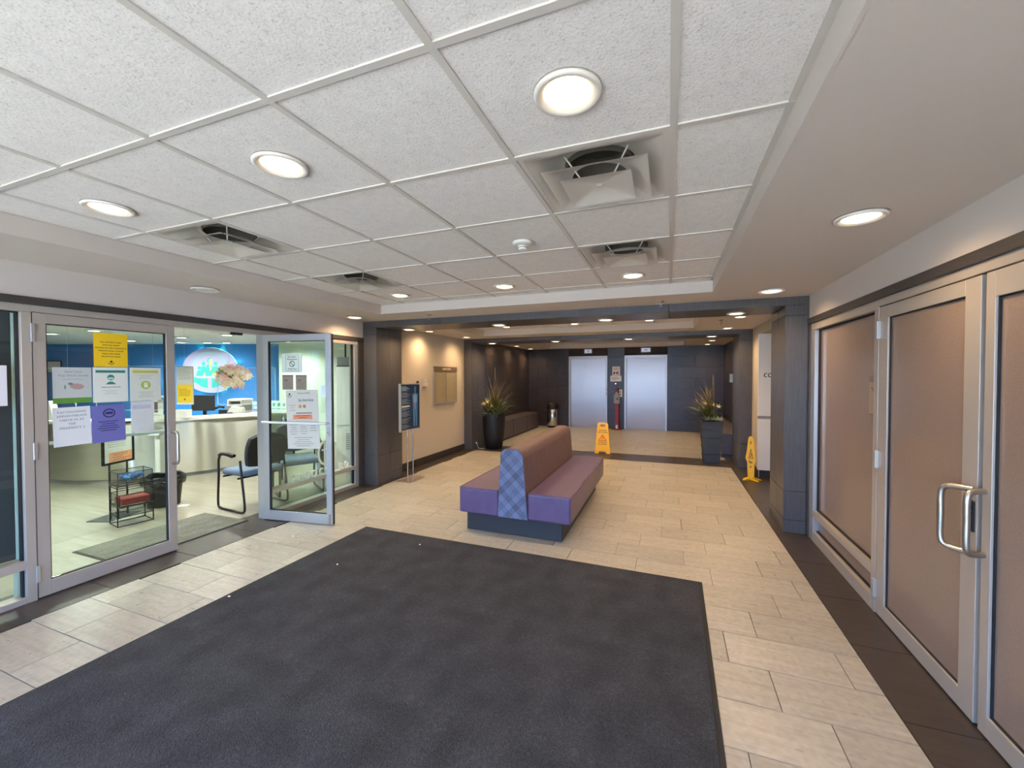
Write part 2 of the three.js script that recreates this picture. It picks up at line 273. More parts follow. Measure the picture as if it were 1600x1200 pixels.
// ---------------------------------------------------------------- walls, portals
{
  const wl = structure('wall_left', 'grey bulkhead above the clinic glazing', 'wall');
  part(wl, 'bulkhead', bb(XL - 0.15, XL, 2.107, LOW + 0.2, PORTAL1[0], ENTRY), mat.paint);
  const wr = structure('wall_right', 'pale bulkhead above the frosted doors', 'wall');
  part(wr, 'bulkhead', bb(XR, XR + 0.15, 2.111, LOW + 0.2, PORTAL1[0], ENTRY), mat.paint);
  const t1 = structure('trim_1', 'dark wood trim above the clinic glazing', 'trim');
  part(t1, 'board', bb(XL - 0.15, XL + 0.018, 2.055, 2.107, PORTAL1[0], ENTRY, 0.003), mat.trimDark);
  const t2 = structure('trim_2', 'dark wood trim above the frosted doors', 'trim');
  part(t2, 'board', bb(XR - 0.018, XR + 0.15, 2.055, 2.111, PORTAL1[0], ENTRY, 0.003), mat.trimDark);
  const t3 = structure('trim_3', 'dark wood jamb between clinic glazing and dark column', 'trim');
  part(t3, 'board', bb(XL - 0.15, XL + 0.012, 0, 2.055, PORTAL1[0], -4.665, 0.003), mat.trimDark);
  const t4 = structure('trim_4', 'dark wood jamb between frosted glazing and dark column', 'trim');
  part(t4, 'board', bb(XR - 0.012, XR + 0.15, 0, 2.055, PORTAL1[0], -4.715, 0.003), mat.trimDark);
  // corridor walls
  const cl = structure('wall_left_corridor', 'beige painted wall with the directory board', 'wall');
  part(cl, 'plaster', bb(-4.35, -4.06, 0, LOW + 0.2, PORTAL2[0], PORTAL1[1]), mat.paintBeige);
  const bl = structure('baseboard_left', 'dark tile skirting under the beige wall', 'skirting');
  for (let z = PORTAL1[1]; z > PORTAL2[0] + 0.02; z -= 0.305) part(bl, 'skirting_tile', bb(-4.06, -4.046, 0, 0.125, Math.max(PORTAL2[0], z - 0.301), z, 0.002), mat.borderTile);
  const cr = structure('wall_right_corridor', 'beige painted wall beside the far dark column', 'wall');
  part(cr, 'plaster', [bb(1.3, 1.6, 0, LOW + 0.2, PORTAL2[0], -7.25), bb(1.3, 1.6, 2.2, LOW + 0.2, -7.25, PORTAL1[1]), bb(1.95, 2.1, 0, 2.8, -7.3, -5.2), bb(1.6, 2.1, 2.2, 2.8, -7.3, -5.2)], mat.paintBeige);
  part(structure('sun_block_wall_right', 'unseen wall added beyond the lobby to keep the sun out', 'wall'), 'plaster', bb(2.1, 2.3, -0.2, 2.8, -13, ENTRY + 0.25), mat.paintBeige);  // added out of view to stop sun leaking in past the niche
  const nf = structure('floor_niche', 'dark floor of the niche beside the lobby portal', 'floor'); part(nf, 'slab', bb(1.58, 2.1, -0.15, -0.001, -7.3, -5.2), mat.borderTile);
  const ne = structure('wall_right_niche', 'beige wall closing the niche towards the lobby', 'wall'); part(ne, 'plaster', bb(1.4, 2.1, 0, 2.3, PORTAL1[1], -5.2), mat.paintBeige);
  const br = structure('baseboard_right', 'dark tile skirting beside the far dark column', 'skirting');
  for (let z = -7.26; z > PORTAL2[0] + 0.02; z -= 0.305) part(br, 'skirting_tile', bb(1.286, 1.3, 0, 0.125, Math.max(PORTAL2[0], z - 0.301), z, 0.002), mat.borderTile);
  // clad columns: panels with open joints round a core
  const column = (label, xa, xb, z0, z1, top, side) => {
    const c = structure('column', label, 'column');
    part(c, 'core', bb(xa + 0.006, xb - 0.006, 0, top, z1 + 0.006, z0 - 0.006), mat.seam);
    const ys = [0, 0.128, 0.415, 2.15, top], mid = (z0 + z1) / 2;
    for (let k = 0; k < 4; k++) {
      const g = 0.0025, y0 = ys[k] + (k ? g : 0), y1 = ys[k + 1] - g;
      part(c, 'cladding_panel', bb(xa + 0.001, xb - 0.001, y0, y1, z0 - 0.01, z0, 0.002), mat.laminate);
      part(c, 'cladding_panel', bb(xa + 0.001, xb - 0.001, y0, y1, z1, z1 + 0.01, 0.002), mat.laminate);
      for (const [a, b] of [[z0 - 0.011, mid + g], [mid - g, z1 + 0.011]]) part(c, 'cladding_panel', side > 0 ? bb(xb - 0.01, xb, y0, y1, b, a, 0.002) : bb(xa, xa + 0.01, y0, y1, b, a, 0.002), mat.laminate);
    }
  };
  column('dark clad column beside the clinic glazing', XL - 0.12, -3.87, PORTAL1[0], PORTAL1[1], 2.25, 1);
  column('dark clad column beside the frosted glazing', 1.075, XR + 0.12, PORTAL1[0], PORTAL1[1], 2.25, -1);
  column('dark clad column beside the directory board wall', -4.3, -3.88, PORTAL2[0], PORTAL2[1], 2.262, 1);
  column('dark clad column beside the white cupboard', 1.1, 1.6, PORTAL2[0], PORTAL2[1], 2.262, -1);
  const beam = (label, z0, z1, y0, y1) => {
    const b = structure('beam', label, 'beam');
    part(b, 'core', bb(XL - 0.12, XR + 0.2, y0 + 0.012, y1 + 0.2, z1 + 0.012, z0 - 0.012), mat.seam);
    const xs = [XL - 0.12, -2.83, -1.42, 0, XR + 0.12];
    for (let i = 0; i < 4; i++) {
      part(b, 'face_panel', bb(xs[i] + 0.002, xs[i + 1] - 0.002, y0, y1 + 0.001, z0 - 0.012, z0, 0.002), mat.laminate);
      part(b, 'soffit_panel', bb(xs[i] + 0.002, xs[i + 1] - 0.002, y0, y0 + 0.012, z1, z0 - 0.013, 0.002), mat.laminate);
      part(b, 'face_panel', bb(xs[i] + 0.002, xs[i + 1] - 0.002, y0, y1 + 0.001, z1, z1 + 0.012, 0.002), mat.laminate);
    }
  };
  beam('dark clad portal beam next to the tray ceiling', PORTAL1[0], PORTAL1[1], 2.25, LOW);
  beam('dark clad portal beam next to the elevators', PORTAL2[0], PORTAL2[1], 2.262, LOW + 0.05);
  // elevator lobby walls of dark tile
  const TH = 0.3, TWd = 0.605;
  const tiled = (name, label, face, u0, u1, cut) => {
    const w = structure(name, label, 'wall');
    const back = { back: bb(u0, u1, 0, 2.6, LIFT - 0.35, LIFT - 0.012), left: bb(-4.5, -4.162, 0, 2.6, u0 - 0.35, u1), right: bb(1.402, 1.75, 0, 2.6, u0 - 0.35, u1) }[face];
    if (face !== 'back') part(w, 'bed', back, mat.darkGrout);
    else part(w, 'bed', [bb(u0, -2.82, 0, 2.6, LIFT - 0.35, LIFT - 0.012), bb(-1.72, -1.18, 0, 2.6, LIFT - 0.35, LIFT - 0.012), bb(-0.06, u1, 0, 2.6, LIFT - 0.35, LIFT - 0.012), bb(-2.82, -1.72, 2.16, 2.6, LIFT - 0.35, LIFT - 0.012), bb(-1.18, -0.06, 2.16, 2.6, LIFT - 0.35, LIFT - 0.012)], mat.darkGrout);
    let r = 0;
    for (let y = 0; y < 2.38; y += TH, r++) for (let u = u0 - (r % 2) * 0.3; u < u1 - 0.02; u += TWd) {
      let a = Math.max(u, u0), b = Math.min(u + TWd, u1), y1 = Math.min(y + TH, 2.385);
      let spans = [[a, b]];
      for (const [c0, c1, top] of cut) if (y < top - 0.01) spans = spans.flatMap(([p, q]) => (q <= c0 || p >= c1 ? [[p, q]] : [[p, Math.min(q, c0)], [Math.max(p, c1), q]].filter(([s, e]) => e - s > 0.015)));
      for (const [p, q] of spans) {
        const g = 0.0015, m = mat.darkTile[Math.floor(rnd() * 3)];
        const geo = face === 'back' ? bb(p + g, q - g, y + g, y1 - g, LIFT - 0.012, LIFT, 0.0015) : face === 'left' ? bb(-4.162, -4.15, y + g, y1 - g, p + g, q - g, 0.0015) : bb(1.39, 1.402, y + g, y1 - g, p + g, q - g, 0.0015);
        part(w, 'wall_tile', uvBox(geo, rnd() * 3, rnd() * 3), m);
      }
    }
  };
  tiled('wall_back', 'dark tiled wall around the elevators', 'back', -4.15, 1.39, [[-2.855, -1.69, 2.16], [-1.21, -0.03, 2.16]]);
  tiled('wall_left_elevator', 'dark tiled side wall behind the black planter', 'left', LIFT, PORTAL2[1], []);
  tiled('wall_right_elevator', 'dark tiled side wall behind the tiered planter', 'right', LIFT, PORTAL2[1], []);
  const sun_block_slab = structure('sun_block_slab', 'unseen flat slab added over the lobby and clinic to keep the sun out', 'sun_block_slab'); part(sun_block_slab, 'slab', bb(-17.2, 2.4, 2.8, 3.0, -13, ENTRY + 0.25), mat.grout);  // unseen slab, added so the sun cannot leak in through the ceiling gaps
  const shaft = structure('wall_shaft', 'back wall of the elevator shafts', 'wall'); part(shaft, 'block', bb(-4.5, 1.75, -0.2, 2.8, LIFT - 0.5, LIFT - 0.35), mat.darkGrout);
  // entrance storefront behind the camera
  const we = structure('wall_front', 'pale header above the entrance glazing', 'wall');
  part(we, 'header', bb(XL - 0.3, XR + 0.3, 2.25, 2.75, ENTRY, ENTRY + 0.2), mat.paint);
  const ws = structure('window_5', 'entrance storefront with tall clear panes', 'window');
  const xs = [XL, -2.9, -1.75, -0.55, 0.4, XR];
  for (const x of xs) part(ws, 'mullion', bb(x - 0.035, x + 0.035, 0, 2.25, ENTRY + 0.05, ENTRY + 0.15, 0.003), mat.alu);
  for (let i = 0; i < 5; i++) {
    part(ws, 'sill', bb(xs[i] + 0.035, xs[i + 1] - 0.035, 0, 0.08, ENTRY + 0.05, ENTRY + 0.15, 0.003), mat.alu);
    part(ws, 'head', bb(xs[i] + 0.035, xs[i + 1] - 0.035, 2.17, 2.25, ENTRY + 0.05, ENTRY + 0.15, 0.003), mat.alu);
    part(ws, 'pane', bb(xs[i] + 0.035, xs[i + 1] - 0.035, 0.08, 2.17, ENTRY + 0.098, ENTRY + 0.1), mat.glass);
  }
}

// ---------------------------------------------------------------- clinic glazing and doors (left), frosted doors (right)
const doorLeaf = (o, w, h, dir, m, opts = {}) => {   // a framed glass leaf along local +x from the hinge, thickness about z = 0
  const st = opts.st ?? 0.066, top = opts.top ?? 0.07, bot = opts.bot ?? 0.112, t = 0.022;
  part(o, 'hinge_stile', bb(0, st, 0.008, h, -t, t, 0.003), m);
  part(o, 'lock_stile', bb(w - st, w, 0.008, h, -t, t, 0.003), m);
  part(o, 'top_rail', bb(st, w - st, h - top, h, -t, t, 0.003), m);
  part(o, 'bottom_rail', bb(st, w - st, 0.008, bot, -t, t, 0.003), m);
  const g = 0.006;
  part(o, 'gasket', [bb(st, st + g, bot, h - top, -0.012, 0.012), bb(w - st - g, w - st, bot, h - top, -0.012, 0.012), bb(st, w - st, bot, bot + g, -0.012, 0.012), bb(st, w - st, h - top - g, h - top, -0.012, 0.012)], mat.gasket);
  part(o, 'pane', bb(st + g, w - st - g, bot + g, h - top - g, -0.003, 0.003), opts.pane ?? mat.glass);
};
const pullHandle = (o, x, y0, y1, z, side, m, dx = 0) => {
  const s = side, h = part(o, 'pull_handle', tube([[x, y0, z], [x + dx * 0.5, y0, z + s * 0.038], [x + dx * 0.85, y0 + 0.008, z + s * 0.064], [x + dx, y0 + 0.04, z + s * 0.075], [x + dx, (y0 + y1) / 2, z + s * 0.075], [x + dx, y1 - 0.04, z + s * 0.075], [x + dx * 0.85, y1 - 0.008, z + s * 0.064], [x + dx * 0.5, y1, z + s * 0.038], [x, y1, z]], 0.013, 12), m);
  return h;
};
{
  const Xg = XL - 0.05;
  const member = (o, name, y0, y1, z0, z1, m = mat.alu) => part(o, name, bb(Xg - 0.05, XL, y0, y1, z0, z1, 0.003), m);
  // sidelight next to the closed door
  const w1 = structure('window_1', 'narrow clinic sidelight with a dark panel behind the glass', 'window');
  member(w1, 'jamb', 0, 2.003, -1.478, -1.427); member(w1, 'jamb', 0, 2.003, 0.25, 0.3); member(w1, 'head', 2.003, 2.055, -1.478, 0.3); member(w1, 'rail', 0.236, 0.294, -1.427, 0.25); member(w1, 'sill', 0, 0.042, -1.427, 0.25);
  part(w1, 'pane', bb(Xg - 0.003, Xg + 0.003, 0.294, 2.003, -1.427, 0.25), mat.glass);
  part(w1, 'pane', bb(Xg - 0.003, Xg + 0.003, 0.042, 0.236, -1.427, 0.25), mat.glass);
  part(w1, 'gasket', [bb(Xg - 0.01, Xg + 0.02, 0.294, 2.003, -1.427, -1.415), bb(Xg - 0.01, Xg + 0.02, 0.042, 0.236, -1.427, -1.415), bb(Xg - 0.01, Xg + 0.02, 1.993, 2.003, -1.427, 0.25)], mat.gasket);
  const wl2 = structure('wall_left_entry', 'grey wall between clinic sidelight and entrance', 'wall');
  part(wl2, 'plaster', bb(XL - 0.15, XL, 0, 2.055, 0.3, ENTRY), mat.paint);
  // closed door
  const d1 = structure('door_1', 'closed glass clinic door covered with notices', 'door', [Xg + 0.022, 0, -1.484], Math.PI / 2);
  doorLeaf(d1, 0.875, 2.005, 1, mat.alu);
  part(d1, 'hinge', [bb(-0.012, 0.01, 1.8, 1.93, 0.02, 0.034, 0.003), bb(-0.012, 0.01, 0.98, 1.1, 0.02, 0.034, 0.003), bb(-0.012, 0.01, 0.12, 0.24, 0.02, 0.034, 0.003)], mat.aluBright);
  pullHandle(d1, 0.845, 0.79, 1.072, 0.022, 1, mat.satin);
  part(d1, 'push_bar', [bar([0.04, 1.075, -0.06], [0.845, 1.075, -0.06], 0.014, 12), bar([0.04, 1.075, -0.06], [0.04, 1.075, -0.02], 0.012), bar([0.845, 1.075, -0.06], [0.845, 1.075, -0.02], 0.012)], mat.whitePlastic);
  // frame over the doorway
  const fr = structure('trim_5', 'aluminium head frame over the clinic doorway', 'trim');
  part(fr, 'head', bb(Xg - 0.05, XL, 2.008, 2.055, -3.26, -1.478, 0.003), mat.alu);
  part(fr, 'jamb', bb(Xg - 0.05, XL, 0, 2.008, -3.26, -3.205, 0.003), mat.aluBright);
  part(fr, 'door_stop', bb(Xg - 0.02, XL - 0.02, 1.985, 2.008, -3.0, -2.9, 0.003), mat.gasket);
  // open door
  const d2 = structure('door_2', 'open glass clinic door with a paper service notice', 'door', [-4.1, 0, -3.215], Math.atan2(0.125, 0.845));
  doorLeaf(d2, 0.835, 2.005, 1, mat.aluBright);
  part(d2, 'push_bar', [bar([0.02, 1.068, 0.062], [0.8, 1.068, 0.062], 0.0125, 12), bar([0.03, 1.068, 0.062], [0.03, 1.068, 0.02], 0.011), bar([0.8, 1.068, 0.062], [0.8, 1.068, 0.02], 0.011)], mat.whitePlastic);
  part(d2, 'lock', [bb(0.79, 0.815, 0.94, 1.03, 0.02, 0.034, 0.003), bar([0.803, 0.975, 0.03], [0.803, 0.975, 0.05], 0.008)], mat.satin);
  part(d2, 'edge_seal', bb(0.835, 0.842, 0.01, 2.0, -0.012, 0.004), mat.gasket);
  part(d2, 'bolt', [bb(0.795, 0.815, 0.06, 0.12, 0.02, 0.034, 0.003), bar([0.805, 0.01, 0.028], [0.805, 0.07, 0.028], 0.006)], mat.satin);
  // long sidelight
  const w2 = structure('window_2', 'long clinic sidelight with white letters on its rail', 'window');
  member(w2, 'jamb', 0, 2.003, -4.663, -4.6, mat.aluBright); member(w2, 'head', 2.003, 2.055, -4.663, -3.26); member(w2, 'rail', 0.252, 0.3, -4.6, -3.26, mat.aluBright); member(w2, 'sill', 0, 0.05, -4.6, -3.26, mat.aluBright);
  part(w2, 'pane', bb(Xg - 0.003, Xg + 0.003, 0.3, 2.003, -4.6, -3.26), mat.glass);
  part(w2, 'pane', bb(Xg - 0.003, Xg + 0.003, 0.05, 0.252, -4.6, -3.26), mat.glass);
  part(w2, 'gasket', [bb(Xg - 0.01, Xg + 0.02, 0.3, 2.003, -4.6, -4.585), bb(Xg - 0.01, Xg + 0.02, 0.05, 0.252, -4.6, -4.585)], mat.gasket);
  const font = await new FontLoader().loadAsync('fonts/droid/droid_sans_bold.typeface.json');
  const letter = (ch, z, size) => {
    const g = new TextGeometry(ch, { font, size, depth: 0.012, curveSegments: 8, bevelEnabled: false });
    g.rotateY(Math.PI / 2); g.translate(Xg + 0.006, 0.302, z); part(w2, 'letter', uvBox(g), mat.whitePlastic, 'white letter standing on the window rail');
  };
  [['E', -3.56], ['T', -3.66], ['O', -3.76], ['O', -3.87], ['C', -3.985], ['S', -4.09], ['B', -4.335], ['O', -4.42]].forEach(([ch, z]) => letter(ch, z, 0.085));
  const ring = new THREE.Shape(); ring.absellipse(0, 0, 0.118, 0.158, 0, Math.PI * 2);
  const hole = new THREE.Path(); hole.absellipse(0, 0, 0.092, 0.13, 0, Math.PI * 2); ring.holes.push(hole);
  const rg = merge([extrude(ring, 0.01, 0, 24), bb(-0.012, 0.018, -0.13, 0.035, 0, 0.01), bb(-0.05, 0.06, 0.03, 0.05, 0, 0.01)]);
  rg.rotateY(Math.PI / 2); rg.translate(Xg + 0.005, 0.572, -4.09);
  part(w2, 'ring_emblem', rg, mat.whitePlastic, 'white ring emblem on the glass');

  // right wall
  const Xf = XR + 0.05, mR = mat.alu;
  const memR = (o, name, y0, y1, z0, z1, m = mR) => part(o, name, bb(XR, Xf + 0.05, y0, y1, z0, z1, 0.003), m);
  const w3 = structure('window_3', 'fixed frosted window beside the dark column', 'window');
  memR(w3, 'jamb', 0, 1.99, -4.715, -4.6, mat.aluBright); memR(w3, 'jamb', 0, 1.99, -3.415, -3.355); memR(w3, 'head', 1.99, 2.055, -4.715, -3.355); memR(w3, 'rail', 0.232, 0.294, -4.6, -3.415); memR(w3, 'sill', 0, 0.092, -4.6, -3.415);
  part(w3, 'pane', bb(Xf - 0.004, Xf + 0.004, 0.294, 1.99, -4.6, -3.415), mat.film, 'taupe frosted pane');
  part(w3, 'pane', bb(Xf - 0.004, Xf + 0.004, 0.092, 0.232, -4.6, -3.415), mat.film, 'taupe frosted pane');
  part(w3, 'gasket', [bb(Xf - 0.02, Xf + 0.01, 0.294, 1.99, -4.6, -4.588), bb(Xf - 0.02, Xf + 0.01, 1.978, 1.99, -4.6, -3.415), bb(Xf - 0.02, Xf + 0.01, 0.294, 0.304, -4.6, -3.415), bb(Xf - 0.02, Xf + 0.01, 0.092, 0.102, -4.6, -3.415)], mat.gasket);
  const w4 = structure('window_4', 'fixed frosted window next to the entrance', 'window');
  memR(w4, 'jamb', 0, 1.99, -1.46, -1.4); memR(w4, 'jamb', 0, 1.99, 0.2, 0.26); memR(w4, 'head', 1.99, 2.055, -1.46, 0.26); memR(w4, 'rail', 0.232, 0.294, -1.4, 0.2); memR(w4, 'sill', 0, 0.092, -1.4, 0.2);
  part(w4, 'pane', bb(Xf - 0.004, Xf + 0.004, 0.294, 1.99, -1.4, 0.2), mat.film); part(w4, 'pane', bb(Xf - 0.004, Xf + 0.004, 0.092, 0.232, -1.4, 0.2), mat.film);
  const wr2 = structure('wall_right_entry', 'pale wall between frosted window and entrance', 'wall');
  part(wr2, 'plaster', bb(XR, XR + 0.15, 0, 2.055, 0.26, ENTRY), mat.paint);
  const t6 = structure('trim_6', 'aluminium head frame over the frosted doors', 'trim');
  part(t6, 'head', bb(XR, Xf + 0.05, 2.006, 2.055, -3.355, -1.46, 0.003), mR);
  const d3 = structure('door_3', 'frosted glass door hinged beside the fixed frosted window', 'door', [XR + 0.024, 0, -3.345], -Math.PI / 2);
  doorLeaf(d3, 0.925, 2.0, 1, mR, { st: 0.105, top: 0.075, bot: 0.1, pane: mat.film });
  // hinge leaf bright edge, hinges, offset pull
  for (const y of [0.112, 0.958, 1.797]) part(d3, 'hinge', bb(-0.016, 0.014, y, y + 0.114, 0.02, 0.042, 0.003), mat.aluBright);
  pullHandle(d3, 0.9, 0.762, 1.05, 0.022, 1, mat.satin, -0.075);
  part(d3, 'lock_plate', [bb(0.885, 0.915, 0.86, 1.0, 0.02, 0.03, 0.003), bar([0.9, 0.95, 0.03], [0.9, 0.95, 0.045], 0.012, 14), bar([0.9, 0.895, 0.03], [0.9, 0.895, 0.042], 0.01, 14)], mat.gasket);
  const d4 = structure('door_4', 'frosted glass door hinged beside the entrance window', 'door', [XR + 0.024, 0, -1.465], Math.PI / 2);
  doorLeaf(d4, 0.925, 2.0, 1, mR, { st: 0.055, top: 0.11, bot: 0.1, pane: mat.film });
  for (const y of [0.112, 0.958, 1.797]) part(d4, 'hinge', bb(-0.016, 0.014, y, y + 0.114, -0.042, -0.02, 0.003), mat.aluBright);
  pullHandle(d4, 0.905, 0.785, 1.06, -0.022, -1, mat.satin, -0.03);
  const room = structure('wall_right_room', 'plain wall of the room behind the frosted doors', 'wall');
  part(room, 'plaster', [bb(1.6, 1.7, 0, 2.5, -5, ENTRY), bb(XR + 0.1, 1.7, 2.4, 2.5, -5, ENTRY)], mat.paintBeige);
}

// ---------------------------------------------------------------- clinic shell
const BLUE_D = 9.9;
{
  const right = V(-FWD.z, 0, FWD.x);
  const wallAt = (name, label, xa, xb, D, m) => {
    const a = atDepth(xa, 587, D), b = atDepth(xb, 587, D), c = a.clone().add(b).multiplyScalar(0.5), w = a.distanceTo(b);
    const o = structure(name, label, 'wall', [c.x, 0, c.z], FACE_CAMERA); part(o, 'plaster', bb(-w / 2, w / 2, 0, LOW + 0.1, -0.15, 0), m); return o;
  };
  wallAt('wall_clinic_blue', 'bright blue wall behind the reception counter', -120, 436, BLUE_D, mat.clinicBlue);
  wallAt('wall_clinic_pale', 'pale green-white partition beside the blue wall', 436, 640, BLUE_D - 0.2, mat.clinicWhite);
  for (const [name, label, ...r] of [['wall_clinic_end', 'white end wall of the clinic', -17, -16.8, -12, 3], ['wall_clinic_front', 'white clinic wall towards the street', -17, XL - 0.15, 2.4, 2.6], ['wall_clinic_side', 'white clinic wall backing the corridor', -4.42, -4.36, -9.5, -5.2]]) part(structure(name, label, 'wall'), 'plaster', bb(r[0], r[1], 0, LOW, r[2], r[3]), mat.clinicWhite);
  part(structure('wall_clinic_rear', 'white rear wall of the clinic', 'wall'), 'plaster', bb(-17, -4.36, 0, LOW, -12.2, -12), mat.clinicWhite);
}

// ---------------------------------------------------------------- lamps
let lampNo = 0;
const discTrim = lathe([[0.0, 0.006], [0.072, 0.006], [0.076, 0.004], [0.088, -0.004], [0.098, -0.006], [0.106, -0.002], [0.107, 0.01], [0, 0.01]], 32), discLens = lathe([[0, -0.004], [0.06, -0.003], [0.076, 0.003], [0, 0.0035]], 28);
function downlight(x, y, z, label, group, on = 1, cool = false, size = 1) {
  const o = thing('ceiling_downlight', label, 'light', [x, y - 0.011, z], 0, { group });
  const t = part(o, 'trim_ring', discTrim, mat.lampTrim), l = part(o, 'lens', discLens, on ? (cool ? mat.lampLensCool : mat.lampLens) : mat.lampOff); t.scale.set(size, 1, size); l.scale.set(size, 1, size);
  if (on) {
    const s = new THREE.SpotLight(cool ? COOL : WARM, (cool ? CLINIC_LAMP : LOBBY_LAMP) * on, 0, 1.4, 0.85, 2);
    s.name = 'downlight_beam'; s.position.set(x, y - 0.03, z); s.target.position.set(x, 0, z); s.castShadow = true; s.shadow.radius = 3; scene.add(s, s.target);
  }
  return o;
}
{
  const across = ['on the clinic side', 'in the middle', 'on the frosted door side'];
  [-2.75, -1.52, -0.3].forEach((x, i) => [-1.28, -3.785].forEach((z, j) => downlight(x, TRAY + 0.004, z, `warm downlight in the ceiling tiles ${['towards the entrance', 'next to the portal beam'][j]}, ${across[i]}`, 'downlights in the tile ceiling')));
  [-0.6, -2.49, -4.35].forEach((z, i) => downlight(0.87, LOW, z, `warm downlight in the plain ceiling ${['by the entrance window', 'where the frosted doors meet', 'above the fixed frosted window'][i]}`, 'downlights by the frosted doors'));
  downlight(-3.835, LOW, -2.45, 'unlit white round downlight above the clinic door', 'downlights by the clinic', 0);
  downlight(-3.84, LOW, -4.31, 'lit warm round downlight above the clinic sidelight', 'downlights by the clinic');
  downlight(-3.835, LOW, -0.6, 'lit warm downlight above the narrow clinic sidelight', 'downlights by the clinic');
  const nth = ['beside the clinic-side column', 'second from the clinic-side column', 'second from the column opposite the clinic', 'beside the column opposite the clinic'];
  [-3.56, -2.13, -0.72, 0.69].forEach((x, i) => downlight(x, 2.25, -5.11, `warm downlight under the lobby portal beam, ${nth[i]}`, 'downlights under the first beam', 1, false, 0.9));
  [[-3.83, -6.1], [-3.74, -7.3], [0.87, -6.08], [0.88, -7.45]].forEach(([x, z], i) => downlight(x, LOW, z, `warm downlight between the portals ${['above the thermostat', 'above the directory board', 'above the wall niche', 'by the far column and white cupboard'][i]}`, 'downlights between the portals', 1, false, 0.8));
  [-2.72, -1.49, -0.29].forEach((x, i) => downlight(x, TRAY + 0.002, -6.88, `warm downlight in the tray between the portals, ${across[i]}`, 'downlights in the corridor tray', 1, false, 0.8));
  [-3.51, -2.12, -0.71, 0.71].forEach((x, i) => downlight(x, 2.262, -8.05, `warm downlight under the elevator portal beam, ${nth[i]}`, 'downlights under the second beam', 1, false, 0.9));
  [-3.9, 0.94].forEach((x, i) => [-9.4, -10.6, -11.8].forEach((z, j) => downlight(x, 2.385, z, `warm downlight above the wall bench behind the ${['black', 'tiered'][i]} planter, ${['next to the portal beam', 'over the bench middle', 'next to the elevator wall'][j]}`, 'downlights beside the elevators', 1, false, 0.85)));
  [-2.72, -1.49, -0.29].forEach((x, i) => downlight(x, 2.497, -10.95, `warm downlight in the tray before the elevators, ${across[i]}`, 'downlights in the elevator tray', 1, false, 0.85));
  for (const [px, py, k = 1] of [[80, 521], [147, 516], [107, 508], [284, 527], [355, 523], [283, 534.5, 0.3], [324, 535, 0.12], [354, 535, 0.12], [205, 532], [448, 533]]) { const p = onY(px, py, LOW); downlight(p.x, LOW, p.z, k < 1 ? 'cool white downlight close to the blue wall above the emblem' : 'cool white downlight over the reception counter', 'downlights in the clinic' + (k < 1 ? ' by the emblem' : ' over the counter'), k, true, 1.1); }
  for (const [x, z] of [[-5.4, -1.6], [-5.4, -3.4], [-5.6, -4.6], [-7.0, -2.2], [-7.2, 0]]) downlight(x, LOW, z, 'cool white downlight just inside the clinic glazing', 'downlights inside the clinic glazing', 1, true, 1.1);
}

